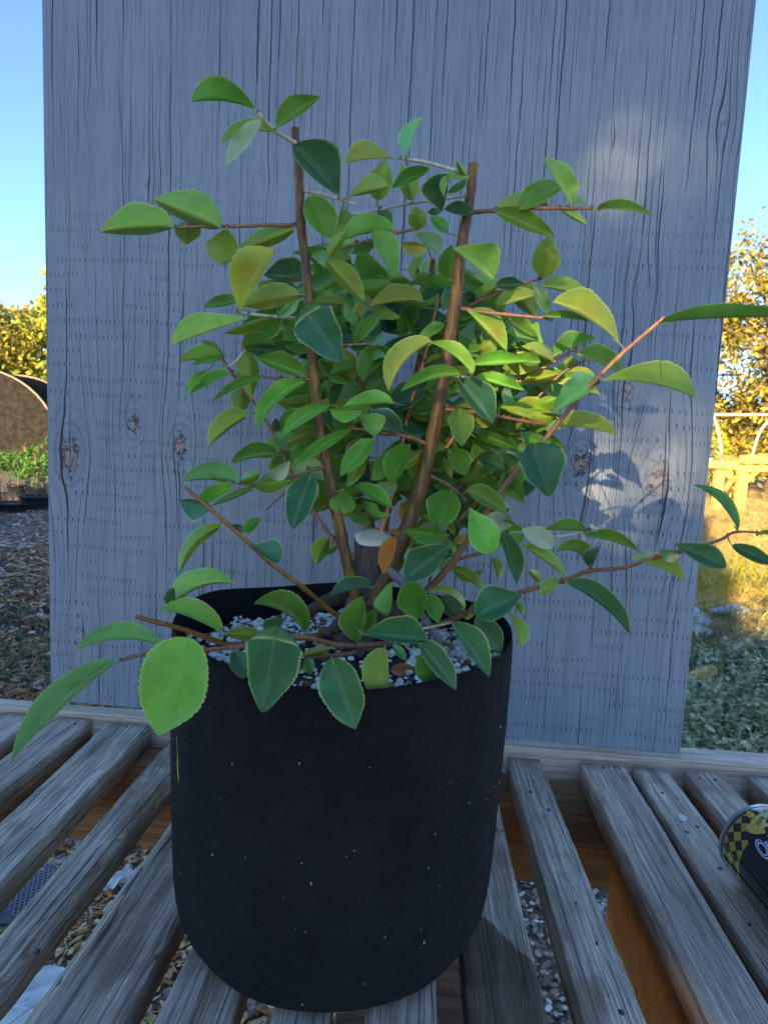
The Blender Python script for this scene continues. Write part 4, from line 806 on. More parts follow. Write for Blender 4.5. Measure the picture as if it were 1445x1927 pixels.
leaf(735, 1262, 786, 1270, 14, 12, 4, 'n', float(np.dot(p - CAM, -MW[:, 2])) - .03, target=ob_, petiole=False)
tag(ob_.build('fallen_leaf', M_leaf), 'curled brown dead leaf lying on the soil at the front of the pot', 'leaf')
# ------------------------------------------------------------------ drinks can lying on the slats
CR = .054; cz_ = T + CR + .001
rc = onz(1432, 1590, cz_)                       # centre of the far rim
cax = np.array([.06, -1.0, 0]); cax /= np.linalg.norm(cax); cs = np.cross(cax, [0, 0, 1]); cs /= np.linalg.norm(cs)     # cs points to -x side
if cs[0] > 0: cs = -cs
can = thing('drink_can', 'black and gold patterned can lying on its side on the slats at the right edge', 'can', (rc[0], rc[1], T))
def cyl(s, ph, r=CR): return rc + cax * s + cs * math.sin(ph) * r + np.array([0, 0, 1]) * math.cos(ph) * r
def lathe_can(prof, name, mat):
    mb = MB(); n = 72; m = len(prof)
    for j in range(n):
        for (s, r) in prof: mb.v.append(tuple(cyl(s, 2*math.pi*j/n, r)))
        mb.uv += [(s * 10, 2*math.pi*j/n * CR * 10) for (s, r) in prof]
    for j in range(n):
        for i in range(m-1): mb.f.append((j*m+i, ((j+1) % n)*m+i, ((j+1) % n)*m+i+1, j*m+i+1))
    mb.m = [0]*len(mb.f); return mb.build(name, mat, can)
g = NG('can_metal'); M_metal = g.fin(Base_Color=(.62, .66, .72), Metallic=1.0, Roughness=.28)
g = NG('printed_can'); uv = g.n('ShaderNodeUVMap').outputs[0]; su = g.n('ShaderNodeSeparateXYZ', {0: uv}); s_ = su.outputs[0]; q_ = su.outputs[1]
pp = g.math('ADD', g.math('DIVIDE', s_, .19), g.math('DIVIDE', q_, .145)); qq = g.math('SUBTRACT', g.math('DIVIDE', s_, .19), g.math('DIVIDE', q_, .145))
chk = g.math('LESS_THAN', g.math('ABSOLUTE', g.math('SUBTRACT', g.math('FRACT', g.math('MULTIPLY', g.math('ADD', g.math('FLOOR', pp), g.math('FLOOR', qq)), .5)), 0.0)), .25)
inb = g.math('MULTIPLY', g.math('GREATER_THAN', s_, .10), g.math('LESS_THAN', s_, .50))
dd_ = g.math('SQRT', g.math('ADD', g.math('POWER', g.math('SUBTRACT', s_, .86), 2.0), g.math('POWER', g.math('SUBTRACT', q_, .12), 2.0)))
fac = g.math('MULTIPLY', g.math('MULTIPLY', chk, inb), g.math('GREATER_THAN', dd_, .56))
ccn = g.mix(fac, (.006, .007, .011), g.mix(g.noise(uv, 12, 3), (.42, .28, .03), (.60, .43, .06)))
M_can = g.fin(Base_Color=ccn, Roughness=.16, Metallic=.25, Coat_Weight=.6, Coat_Roughness=.08)
lathe_can([(.002, CR * .955), (.006, CR * .985), (.012, CR), (.150, CR), (.156, CR * .97), (.160, CR * .92)], 'body', M_can)
lathe_can([(.004, 0.0005), (.004, CR * .80), (.0045, CR * .90), (-.001, CR * .925), (-.0035, CR * .955), (-.002, CR * .985), (.003, CR * .975)], 'rim', M_metal)
lathe_can([(.160, CR * .925), (.1635, CR * .90), (.1630, CR * .86), (.157, CR * .80), (.157, .0005)], 'base', M_metal)
def to_can(px, py):
    r = MW @ np.array([(px - CX) / FPX, -(py - CY) / FPX, -1.0]); o = CAM - rc
    rp = r - cax * np.dot(r, cax); op = o - cax * np.dot(o, cax); a = rp @ rp; b = 2 * rp @ op; c = op @ op - CR * CR
    D = max(b*b - 4*a*c, 0); t = (-b - math.sqrt(D)) / (2*a); p = o + r * t
    return np.dot(p, cax), math.atan2(np.dot(p, cs), p[2])
def px13(x, y): return 1335 + x * .07785, 1490 + y * .07785
def can_poly(pts, name, mat, lift=.0004, ctr=None):
    Q = [to_can(*px13(*p)) for p in pts]; c = np.mean(Q, 0); mb = MB(); n = len(Q)
    vs = [cyl(s, ph, CR + lift) for s, ph in Q]; vm = [cyl(*(c + (np.array(q) - c) * .5), CR + lift) for q in Q]
    mb.add(vs + vm + [cyl(*c, CR + lift)], [(i, (i+1) % n, n+(i+1) % n, n+i) for i in range(n)] + [(n+i, n+(i+1) % n, 2*n) for i in range(n)])
    return mb.build(name, mat, can)
M_gold = simple('gold_print', (.50, .36, .05), (.66, .52, .12), 150, .25)
M_gold.node_tree.nodes['Principled BSDF'].inputs['Coat Weight'].default_value = .5
M_white = simple('pale_blue_print', (.55, .66, .85), (.62, .72, .9), 90, .3); M_blk = simple('black_print', (.006, .006, .01), (.01, .01, .014), 90, .2)
badge = [(850,850),(900,800),(985,775),(990,690),(1080,620),(1170,560),(1290,500),(1410,480),(1500,480),(1500,860),(1413,850),(1310,880),(1290,920),(1355,960),(1340,1020),(1230,1030),(1110,1040),(1010,1010),(960,1000),(930,950),(870,900)]
can_poly([(x + (x-1150)*.04, y + (y-780)*.06) for x, y in badge], 'badge_outline', M_blk, .0003)
can_poly(badge, 'badge', M_gold, .0006)
can_poly([(885,470),(930,450),(980,500),(1050,520),(1110,580),(1010,640),(925,630),(905,570)], 'badge', M_gold, .0005)
def can_text(txt, p0, p1, up_px, mat, lift, name, bold=0.0):
    """lettering wrapped round the can from pixel p0 to p1 on its baseline"""
    cu = bpy.data.curves.new(name, 'FONT'); cu.body = txt; cu.size = 1; cu.offset = bold; cu.resolution_u = 3
    tmp = bpy.data.objects.new(name, cu); me = bpy.data.meshes.new_from_object(tmp); bpy.data.objects.remove(tmp); bpy.data.curves.remove(cu)
    bm = bmesh.new(); bm.from_mesh(me); bmesh.ops.subdivide_edges(bm, edges=bm.edges[:], cuts=1); V = np.array([v.co[:] for v in bm.verts])
    a0 = np.array(to_can(*px13(*p0))); a1 = np.array(to_can(*px13(*p1))); au = np.array(to_can(*px13(*up_px)))
    wd = V[:, 0].max()
    ex = (a1 - a0) / wd; ey = (au - a0) / .72
    for v in bm.verts:
        s, ph = a0 + ex * v.co.x + ey * v.co.y; v.co = Vector(cyl(s, ph, CR + lift)) - can.location
    bm.to_mesh(me); bm.free(); me.name = name; me.materials.append(mat); o = bpy.data.objects.new(name, me); C.objects.link(o); o.parent = can
    return o
can_text('SIER', (1165, 850), (1345, 640), (1095, 790), M_blk, .0010, 'lettering')
a_ = (1320, 1660)
can_text('Oui', (1330, 1680), (1700, 1420), (1040, 1240), M_white, .0006, 'lettering', .045)
can_text('Oui', (1330, 1680), (1700, 1420), (1040, 1240), M_blk, .0009, 'lettering', -.02)
for (x0, y0, x1, y1) in ((820, 1650, 960, 1810), (820, 1760, 990, 1927), (880, 1850, 1010, 2010), (1000, 2060, 1130, 2190)):
    pass
# ------------------------------------------------------------------ small bits on the table
def scrap(name, label, cat, px, py, z, r, mat, n=7, thick=.0015, group=None):
    p = onz(px, py, z); mb = MB(); pts = [(p[0] + r * math.cos(a) * random.uniform(.5, 1.1), p[1] + r * 1.6 * math.sin(a) * random.uniform(.6, 1.1)) for a in np.linspace(0, 2*math.pi, n, endpoint=False)]
    vs = [(x, y, z + thick) for x, y in pts] + [(x, y, z + .0002) for x, y in pts]
    mb.add(vs, [tuple(range(n))] + [(i, n+i, n+(i+1) % n, (i+1) % n) for i in range(n)]); o = mb.build(name, mat, smooth=False); return tag(o, label, cat, group)
M_wht = simple('white_crumb', (.6, .62, .62), (.75, .76, .76), 80, .8)
scrap('paint_flake', 'white flake of dried dirt on the third slat from the right', 'flake', 1283, 1540, T + .001, .008, M_wht)
mb = MB()
for k in range(16):
    p = onz(943 + random.uniform(-8, 8), 1452 + random.uniform(-6, 6), T - .040); blob(mb, (p[0], p[1], T - .039 + random.uniform(0, .004)), random.uniform(.002, .004), col=(.62, .62, .6, 1))
tag(mb.build('perlite', M_perl, smooth=False), 'little spill of white perlite on the ledge right of the pot', 'perlite', kind='stuff')
# thin pale stem hanging down the pot's left side
mb = MB(); tube(mb, [P(*q) for q in smooth_path([(334,1385,.70),(335,1420,.70),(335,1450,.70),(340,1490,.70)], 5)], .0007, .0004, 6, 0, .25)
tag(mb.build('fallen_stalk', simple('yellow_stalk', (.40, .42, .05), (.5, .5, .1), 90, .6)), 'thin yellow green stalk hanging at the left side of the pot', 'stalk')
# ------------------------------------------------------------------ ground litter
def chips(n, xr, yr, s0, s1, pal_, dens=None, lift=.012, lens=(2.2, 5.0)):
    mb = MB()
    X = rng.uniform(*xr, n); Y = rng.uniform(*yr, n); Zg = ground_h(X, Y)
    for i in range(n):
        if dens and random.random() > dens(X[i], Y[i]): continue
        s = random.uniform(s0, s1); l = s * random.uniform(*lens); a = random.uniform(0, math.pi); t = random.uniform(-.45, .45); t2 = random.uniform(-.35, .35)
        ca, sa = math.cos(a), math.sin(a); M = np.array([[ca, -sa, 0], [sa, ca, 0], [0, 0, 1]]) @ np.array([[1, 0, 0], [0, math.cos(t), -math.sin(t)], [0, math.sin(t), math.cos(t)]]) @ np.array([[math.cos(t2), 0, math.sin(t2)], [0, 1, 0], [-math.sin(t2), 0, math.cos(t2)]])
        c = random.choice(pal_); kf = random.uniform(.6, 1.25); c = tuple(x * kf for x in c) + (1,)
        n0 = len(mb.v); th = s * .22
        sh = [(-l/2, -s*.2), (-l*.3, -s/2), (l*.35, -s*.4), (l/2, s*.1), (l*.2, s/2), (-l*.4, s*.35)]
        cc_ = np.array([X[i], Y[i], Zg[i] + random.uniform(.001, lift)])
        vs = [cc_ + M @ np.array([x, y, th/2]) for x, y in sh] + [cc_ + M @ np.array([x, y, -th/2]) for x, y in sh]
        mb.add(vs, [tuple(range(6))] + [(j, 6+j, 6+(j+1) % 6, (j+1) % 6) for j in range(6)], 0, None, c)
    return mb
M_chip = vcol_mat('wood_chip', .85, 0, .5, 150)
tan = [(0.825, 0.492, 0.206), (0.715, 0.396, 0.150), (0.880, 0.624, 0.290), (0.413, 0.192, 0.075), (0.220, 0.108, 0.047), (0.853, 0.576, 0.318), (0.578, 0.252, 0.093), (0.880, 0.600, 0.299)]
greyc = [(0.510, 0.405, 0.330), (0.780, 0.675, 0.585), (0.330, 0.210, 0.135), (0.225, 0.128, 0.075), (0.600, 0.405, 0.255), (0.420, 0.195, 0.090)]
pebl = [(.58, .44, .32), (.70, .58, .46), (.28, .19, .13), (.72, .40, .22), (.42, .32, .16), (.78, .70, .60)]
o = chips(14000, (-1.7, .35), (.9, 3.2), .006, .015, tan).build('wood_chips', M_chip, smooth=False); tag(o, 'pale tan wood chips on the ground under the slatted table', 'wood chips', kind='stuff')
o = chips(7000, (.35, 2.0), (.9, 3.2), .007, .016, pebl, lens=(1.1, 1.9)).build('gravel', M_chip, smooth=False); tag(o, 'mixed pebbles and bark crumbs under the right slats', 'gravel', kind='stuff')
o = chips(15000, (-7.5, -1.1), (3.0, 14), .012, .028, greyc, lambda x, y: 1 if -.75 < x / y < -.30 else 0, .03).build('bark_mulch', M_chip, smooth=False); tag(o, 'slope of grey brown bark mulch left of the board', 'mulch', kind='stuff')
rust = [(.62, .30, .11), (.45, .19, .07), (.70, .42, .20), (.30, .12, .05), (.2, .09, .05), (.6, .5, .4)]
o = chips(7600, (-4.6, -1.0), (2.5, 6.6), .012, .026, rust, lambda x, y: 1 if -.80 < x / y < -.34 else 0, .03).build('bark_chips', M_chip, smooth=False); tag(o, 'rusty brown bark chips at the foot of the slope, lower left of the board', 'bark chips', kind='stuff')
def strands(n, xr, yr, l0, l1, r, pal_, dens=None, zr=(.005, .05), droop=.02):
    mb = MB()
    for _ in range(n):
        x = random.uniform(*xr); y = random.uniform(*yr)
        if dens and random.random() > dens(x, y): continue
        z = float(ground_h(x, y)) + random.uniform(*zr); a = random.uniform(0, 2*math.pi); l = random.uniform(l0, l1); b = a + random.uniform(-.7, .7)
        p0 = (x, y, z); p1 = (x + l/2*math.cos(a), y + l/2*math.sin(a), z + random.uniform(0, droop)); p2 = (p1[0] + l/2*math.cos(b), p1[1] + l/2*math.sin(b), z - random.uniform(0, .01))
        kf = random.uniform(.7, 1.2); c = tuple(q * kf for q in random.choice(pal_)) + (1,)
        tube(mb, [p0, p1, p2], r, r*.6, 3, 0, 0, c)
    return mb
o = strands(1500, (-1.6, .2), (1.3, 3.4), .05, .16, .0012, [(.55, .42, .22), (.45, .33, .16), (.6, .5, .3)], lambda x, y: 1 if y > 2.2 or random.random() < .25 else 0).build('straw', M_chip, smooth=False); tag(o, 'dry straw strewn over the chips below the left slats', 'straw', kind='stuff')
# hardware cloth under the left slats
def wire(px, py, w_, h_, rot, label, curl=0):
    c = onz(px, py, .05); mb = MB(); st = .0125; nx = int(w_ / st); ny = int(h_ / st); ca, sa = math.cos(rot), math.sin(rot)
    def W(u, v):
        if curl: r = .045; ang = v / r; y = r * math.sin(ang); z = r * (1 - math.cos(ang)) + .01
        else: y = v; z = .02 + .012 * math.sin(u * 14) + .01 * math.sin(v * 11)
        return (c[0] + ca*u - sa*y, c[1] + sa*u + ca*y, float(ground_h(c[0], c[1])) + z + .012)
    for i in range(nx + 1): tube(mb, [W(i*st - w_/2, j*h_/14 - (0 if curl else h_/2)) for j in range(15)], .0007, .0007, 3)
    for j in range(ny + 1): tube(mb, [W(i*w_/10 - w_/2, j*st - (0 if curl else h_/2)) for i in range(11)], .0007, .0007, 3)
    return tag(mb.build('wire_mesh', M_wire), label, 'wire mesh')
g = NG('galvanised_wire'); M_wire = g.fin(Base_Color=(.42, .45, .5), Metallic=.7, Roughness=.45)
wire(150, 1572, .30, .22, .5, 'rolled piece of square wire mesh lying under the left slats near the straw', curl=1)
wire(55, 1672, .34, .30, .4, 'flat sheet of square wire mesh over a dark tray at the lower left')
mb = MB(); c = onz(52, 1675, .02); box(mb, (c[0], c[1], .012), .34, .28, .012); tag(mb.build('plastic_tray', simple('black_plastic', (.012, .013, .018), (.02, .022, .03), 30, .4), smooth=False), 'flat black plastic tray under the wire mesh at lower left', 'tray')
def sheet(px, py, w_, h_, rot, label):
    c = onz(px, py, .03); mb = MB(); n = 12; ca, sa = math.cos(rot), math.sin(rot); vs = []
    for lay in (0, -.002):
        for j in range(n+1):
            for i in range(n+1):
                u = (i/n-.5)*w_; v = (j/n-.5)*h_; z = .035 + .012*math.sin(i*1.1+j*.7) + .008*math.sin(j*1.9) + lay
                vs.append((c[0]+ca*u-sa*v, c[1]+sa*u+ca*v, z + float(ground_h(c[0], c[1]))))
    m = (n+1)**2; f = [(j*(n+1)+i, j*(n+1)+i+1, (j+1)*(n+1)+i+1, (j+1)*(n+1)+i) for j in range(n) for i in range(n)]
    mb.add(vs, f + [tuple(m+q for q in x)[::-1] for x in f]); return tag(mb.build('plastic_sheet', simple('white_film', (.6, .6, .56), (.72, .72, .68), 12, .5, .4)), label, 'plastic sheet')
sheet(70, 1890, .34, .22, .2, 'crumpled white plastic sheet below the slats at the bottom left corner')
sheet(216, 1662, .11, .045, .9, 'small strip of white plastic on the chips left of the pot')
# ------------------------------------------------------------------ vegetation builders
M_fol = vcol_mat('tree_leaves', .7, .35, .25, 3, .2)
M_bark = simple('tree_bark', (.09, .065, .045), (.17, .13, .09), 12, .9, .8, (1, 1, .2), .02)
def leafcards(mb, C_, n, rad, size, pal_, flat=1.0, clump=None, rs=None):
    C_ = np.array(C_, float); rad = np.array(rad, float)
    d = rng.normal(size=(n, 3)); d /= np.linalg.norm(d, axis=1)[:, None]; rr = rng.uniform(.25, 1, n) ** .45
    pts = C_ + d * rad * rr[:, None]
    for p in pts:
        s = size * random.uniform(.6, 1.3); a = rng.normal(size=3); a /= np.linalg.norm(a); b = np.cross(a, rng.normal(size=3)); b /= np.linalg.norm(b)
        c = random.choice(pal_); k = random.uniform(.65, 1.25); c = (c[0]*k, c[1]*k, c[2]*k, 1)
        mb.add([p - a*s, p - b*s*.45 + a*s*.1, p + a*s, p + b*s*.45 + a*s*.05], [(0, 1, 2, 3)], 0, None, c)
def tree(name, label, base, H, crown_c, crown_r, nclump, ncard, size, pal_, trunk_r=.2, group=None, cr=.28, seed=1):
    rs = random.Random(seed); base = np.array(base, float)
    t = thing(name, label, 'tree', base, group); mb = MB(); tb = MB(); cc = base + np.array(crown_c); crr = np.array(crown_r)
    top = base + np.array([crown_c[0]*.8, crown_c[1]*.8, crown_c[2] + crown_r[2]*.5])
    tp = smooth_path([base - np.array([0, 0, .1]), base + np.array([.1*H*.1, 0, H*.25]), (base + top)/2 + np.array([.03*H, 0, 0]), top], 4)
    tube(tb, tp, trunk_r, trunk_r*.2, 9, 0, .05)
    for k in range(nclump):
        while True:
            d = np.array([rs.gauss(0, 1) for _ in range(3)]); d /= np.linalg.norm(d)
            if d[2] > -.75: break
        rr = rs.uniform(.35, 1.0) ** .5; p = cc + d * crr * rr * rs.uniform(.85, 1.08)
        cs_ = float(np.mean(crr)) * cr * rs.uniform(.55, 1.25)
        leafcards(mb, p, int(ncard * rs.uniform(.6, 1.3)), (cs_, cs_, cs_*.7), size, pal_)
        if k % 3 == 0:
            q = tp[int(len(tp) * rs.uniform(.35, .9))]; tube(tb, smooth_path([q, (q + p)/2 + np.array([0, 0, .06*H]), p], 3), trunk_r*.28, trunk_r*.05, 5)
    tb.build('trunk', M_bark, t); mb.build('crown', M_fol, t, smooth=False); return t
def gp(px, y):     # ground point seen near column px at distance y
    x = y * ((px - CX) / FPX) - y * .054; return np.array([x, y, float(ground_h(x, y))])
gold = [(.20, .21, .05), (.56, .56, .08), (.50, .52, .08), (.42, .45, .07), (.64, .60, .10), (.30, .33, .06)]
goldr = [(.13, .12, .03), (.17, .16, .04), (0.499, 0.384, 0.050), (0.430, 0.346, 0.050), (0.327, 0.288, 0.050), (0.568, 0.422, 0.080), (0.189, 0.182, 0.040), (0.473, 0.317, 0.100)]
p = gp(58, 36); tree('broadleaf_tree', 'round golden green sunlit tree behind the shade tunnel left of the board', p, 9, (0, 0, 4.3), (4.2, 3.5, 3.4), 130, 150, .17, gold, .3, cr=.30, seed=3)
p = gp(-40, 33); tree('broadleaf_tree', 'brownish open tree at the far left edge behind the tunnel', p, 9, (0, 0, 4.4), (2.2, 2.2, 3.3), 50, 60, .15, goldr, .25, cr=.28, seed=4)
p = gp(104, 22); tree('slender_tree', 'slim bright yellow tree rising at the left edge of the board', p, 7, (0, 0, 4.6), (.62, .6, 2.3), 34, 50, .10, [(.5, .46, .05), (.44, .42, .06)], .08, cr=.25, seed=5)
p = gp(1440, 17); tree('broadleaf_tree', 'big golden tree in sunshine right of the board', p, 7.5, (.6, .6, 2.75), (2.9, 2.4, 3.5), 170, 130, .085, goldr, .26, cr=.26, seed=6)
p = gp(1560, 20); tree('broadleaf_tree', 'darker golden tree beyond the right edge', p, 8, (.5, 0, 3.6), (3.2, 2.6, 3.6), 110, 110, .10, goldr, .28, cr=.27, seed=8)
p = gp(1325, 15.5); tree('conifer', 'small bright green cone shaped shrub beside the board edge on the right', p, 1.6, (0, 0, .72), (.30, .3, .85), 22, 60, .045, [(.42, .46, .04), (.34, .40, .04)], .04, cr=.4, seed=9)
for i, (x, y) in enumerate(((-18, 70), (-8, 75), (1, 72), (9, 66), (17, 70), (26, 60), (33, 66), (41, 62), (-32, 64), (50, 70))):
    t = tree('distant_tree', 'far tree in the row along the horizon behind the board', (x, y, 0), 7, (0, 0, 3.0), (5.5, 4, 3.0), 40, 60, .34, gold if i % 2 else goldr, .35, 'trees along the horizon', cr=.4, seed=20+i)
# ------------------------------------------------------------------ shade tunnels (left)
def tunnel(name, label, c, rx, rz, y0, y1, mat, hoops, rot=0.0):
    t = thing(name, label, 'greenhouse', (c[0], (y0+y1)/2, 0)); mb = MB(); n = 28; ny = 14; vs = []
    def W(a, y): return (c[0] + rx*math.cos(a) + (y - y0)*rot, y, max(0.02, rz*math.sin(a)**.8 if math.sin(a) > 0 else 0))
    for j in range(ny+1):
        for i in range(n+1): vs.append(W(math.pi*i/n, y0 + (y1-y0)*j/ny))
    f = [(j*(n+1)+i, j*(n+1)+i+1, (j+1)*(n+1)+i+1, (j+1)*(n+1)+i) for j in range(ny) for i in range(n)]
    mb.add(vs, f); mb.build('shade_cloth', mat, t)
    eb = MB(); e = [W(math.pi*i/n, y0 + .02) for i in range(n+1)]; eb.add(e, [tuple(range(n+1))]); eb.build('end_wall', mat, t)
    for k in range(hoops):
        hb = MB(); y = y0 + (y1-y0)*k/(hoops-1); tube(hb, [np.array(W(math.pi*i/n, y)) + np.array([0, 0, .03]) for i in range(n+1)], .035, .035, 6); hb.build('hoop', M_thoop, t)
    bb = MB(); beam(bb, (c[0]-rx*.8, y0-.03, rz*.45), (c[0]+rx*.2, y0-.03, rz*.98), .03, .03); bb.build('brace', M_thoop, t)
M_pipe = simple('pale_pipe', (.5, .46, .38), (.62, .58, .5), 8, .5)
M_thoop = simple('tan_hoop_pipe', (.20, .16, .11), (.28, .23, .16), 8, .6)
M_cloth = simple('dark_shade_cloth', (0.018, 0.016, 0.015), (0.033, 0.029, 0.024), 5, .9, .2, (1, 1, 1), .02, Specular_IOR_Level=0.0)
c = P(-70, 830, 24); tunnel('shade_tunnel', 'dark shade cloth tunnel with pale hoops at the left edge', (c[0], 0), 3.1, 3.45, 24, 34, M_cloth, 5)
c = P(30, 830, 30); tunnel('shade_tunnel', 'second dark shade tunnel farther back beside the board', (c[0] + 2.2, 0), 4.2, 3.6, 31, 42, M_cloth, 4)
# ------------------------------------------------------------------ nursery plants (left)
M_plastic = simple('black_nursery_plastic', (.012, .013, .018), (.028, .03, .038), 14, .45, .2)
def npot(mb, c, r, h):
    n = 24; vs = []; pr = [(r*.8, 0), (r*.97, h*.9), (r*1.06, h*.9), (r*1.06, h), (r*.96, h), (r*.93, h*.85), (0.001, h*.83)]
    for j in range(n):
        for rr, z in pr: vs.append((c[0] + rr*math.cos(2*math.pi*j/n), c[1] + rr*math.sin(2*math.pi*j/n), c[2] + z))
    m = len(pr); mb.add(vs, [(j*m+i, ((j+1) % n)*m+i, ((j+1) % n)*m+i+1, j*m+i+1) for j in range(n) for i in range(m-1)])
greens = [(.08, .20, .04), (.12, .26, .05), (.17, .30, .06), (.06, .15, .04)]
def atg(px, py, y):   # a point at distance y, seen at px,py (used for heights)
    r = MW @ np.array([(px - CX) / FPX, -(py - CY) / FPX, -1.0]); return CAM + r * (y / r[1])
for i, (px, pt, y, r, lab) in enumerate(((20, 945, 11.6, .34, 'wide black pot of bare twiggy seedlings at the left edge'), (72, 932, 11.9, .30, 'black pot of seedlings touching the left edge of the board'), (-45, 945, 11.8, .34, 'black pot of seedlings just outside the left edge'))):
    q = atg(px, pt, y); base = (q[0], y, float(ground_h(q[0], y))); h = max(.16, q[2] - base[2])
    t = thing('seedling_pot', lab, 'plant pot', base, 'pots of seedlings behind the mulch'); mb = MB(); npot(mb, base, r, h); mb.build('pot', M_plastic, t)
    tb = MB(); lb = MB()
    for k in range(26):
        a = random.uniform(0, 6.28); rr = r*.85*math.sqrt(random.random()); b = np.array([base[0] + rr*math.cos(a), base[1] + rr*math.sin(a), base[2] + h*.8]); e = b + np.array([random.uniform(-.08, .08), random.uniform(-.05, .05), random.uniform(.15, .42)])
        tube(tb, [b, (b+e)/2 + np.array([random.uniform(-.02, .02), 0, 0]), e], .007, .004, 5)
        if random.random() < .6: leafcards(lb, e - np.array([0, 0, .05]), 5, (.05, .05, .08), .03, [(.30, .26, .08), (.14, .16, .05), (.3, .18, .06)])
    tb.build('twigs', M_bark, t); lb.build('foliage', M_fol, t, smooth=False)
for i, (px, y, H, R_, lab) in enumerate(((15, 14.5, .95, .52, 'low leafy green shrub at the left edge in front of the tunnel'), (52, 13.8, 1.05, .45, 'green maple like shrub with reddish tips before the tunnel'), (88, 14.6, 1.2, .45, 'green shrub half hidden by the left edge of the board'), (-40, 15, 1.0, .6, 'green shrub outside the left edge'))):
    base = gp(px, y); t = thing('nursery_shrub', lab, 'shrub', base, 'green shrubs in front of the tunnel'); mb = MB(); npot(mb, base, .2, .26); mb.build('pot', M_plastic, t)
    tb = MB(); fb = MB(); tube(tb, smooth_path([base, base + np.array([.03, 0, H*.5]), base + np.array([-.02, 0, H*.9])], 3), .022, .01, 7); tb.build('trunk', M_bark, t)
    for k in range(16):
        a = random.uniform(0, 6.28); rr = random.uniform(.2, 1) * R_; z = random.uniform(.35, 1.0) * H
        leafcards(fb, base + np.array([rr*math.cos(a)*.9, rr*math.sin(a)*.9, z]), 46, (.17, .17, .11), .045, greens + ([(.30, .09, .05)] if i == 1 and z > H*.8 else []))
    fb.build('foliage', M_fol, t, smooth=False)
b = gp(80, 12.6); mb = MB(); tube(mb, [b, b + np.array([0, 0, .52])], .024, .024, 10); tube(mb, [b, b + np.array([0, 0, .05])], .07, .03, 10); tube(mb, [b + np.array([0, 0, .5]), b + np.array([0, 0, .54])], .034, .03, 10)
tag(mb.build('marker_post', simple('white_pvc', (.7, .7, .68), (.8, .8, .78), 8, .4)), 'short white plastic post among the shrubs left of the board', 'post')
# weeds at the left foot of the mulch
def weed_patch(name, label, xr, yr, n, h, leafl, pal_, dens=None, narrow=.22, cat='weeds'):
    mb = MB()
    for _ in range(n):
        x = random.uniform(*xr); y = random.uniform(*yr)
        if dens and random.random() > dens(x, y): continue
        z = float(ground_h(x, y)); H = h * random.uniform(.4, 1.1); lean = np.array([random.uniform(-.5, .5), random.uniform(-.5, .3), 1]) * H; b = np.array([x, y, z])
        c0 = random.choice(pal_); tube(mb, [b, b + lean*.5, b + lean], .0022, .0012, 3, 0, 0, tuple(q*.8 for q in c0) + (1,))
        for k in range(10):
            p = b + lean * random.uniform(.15, 1); a = np.array([random.uniform(-1, 1), random.uniform(-1, 1), random.uniform(-.1, .9)]); a /= np.linalg.norm(a); s = np.cross(a, [0, 0, 1]); s /= np.linalg.norm(s)+1e-6
            l = leafl * random.uniform(.6, 1.2); w_ = l * narrow; kk = random.uniform(.7, 1.25); c = tuple(q*kk for q in random.choice(pal_)) + (1,)
            mb.add([p, p + a*l*.45 + s*w_, p + a*l - np.array([0, 0, l*.15]), p + a*l*.45 - s*w_], [(0, 1, 2, 3)], 0, None, c)
    return tag(mb.build(name, M_fol, smooth=False), label, cat, kind='stuff')
weed_patch('weeds', 'narrow leaved grey green weeds at the lower left beside the board', (-3.2, -1.2), (2.75, 5.0), 1300, .13, .035, [(.10, .16, .07), (.14, .20, .09), (.08, .12, .05)], lambda x, y: (.55 if math.hypot((x/y + .565)/.075, (y - 4.0)/.7) < 1 else .02))
o = strands(500, (-2.6, -1.2), (2.6, 4.2), .08, .28, .0018, [(.62, .42, .2), (.48, .22, .08), (.5, .4, .2)], zr=(.01, .06), droop=.07).build('dry_stalks', M_chip, smooth=False); tag(o, 'dry brown stalks tangled in the weeds at lower left', 'dry grass', kind='stuff')
# ------------------------------------------------------------------ right side ground cover
ivyc = [(0.442, 0.493, 0.269), (0.598, 0.605, 0.358), (0.260, 0.325, 0.146), (0.715, 0.672, 0.448)]
weed_patch('ivy', 'pale green ivy like ground cover right of the board', (1.0, 3.3), (2.3, 4.6), 3600, .22, .036, ivyc, lambda x, y: 1 if x/y > .36 and x/y < .70 and (math.sin(x*3.1+.5)+math.sin(y*4.2) > -1.35) else 0, .36, 'ground cover')
weed_patch('grass', 'sunlit tall yellow green grass clumps on the right', (2.0, 5.0), (4.6, 7.6), 1500, .34, .13, [(.55, .52, .07), (.40, .42, .06), (.62, .55, .14)], lambda x, y: 1 if (x/y > .50) or (math.sin(x*5)+math.sin(y*3.1) > .9) else .06, .05, 'grass')
weed_patch('grass', 'short greyish grass between the ivy and the sunlit ground', (1.2, 3.6), (4.2, 5.9), 1500, .11, .07, [(.20, .24, .10), (.28, .28, .13), (.4, .33, .18)], lambda x, y: .6 if x/y > .34 else 0, .06, 'grass')
weed_patch('grass', 'dry straw coloured grass on the sunny slope at the right', (2.4, 8.5), (6.5, 13.5), 2600, .13, .09, [(.58, .44, .22), (.5, .36, .16), (.44, .38, .14)], lambda x, y: 1 if .3 < x/y < .8 else 0, .06, 'grass')
for i, (px, y, s, lab) in enumerate(((1335, 3.95, .10, 'weathered wooden block lying in the ivy'), (1410, 4.5, .07, 'short grey stick of wood above the ivy at the right'))):
    b = gp(px, y); mb = MB(); beam(mb, b + np.array([-s, 0, .10]), b + np.array([s, .04, .16]), .05, .04, jit=.003, nseg=4); tag(mb.build('wood_piece', M_pine if i == 0 else M_rail, smooth=False), lab, 'wood piece')
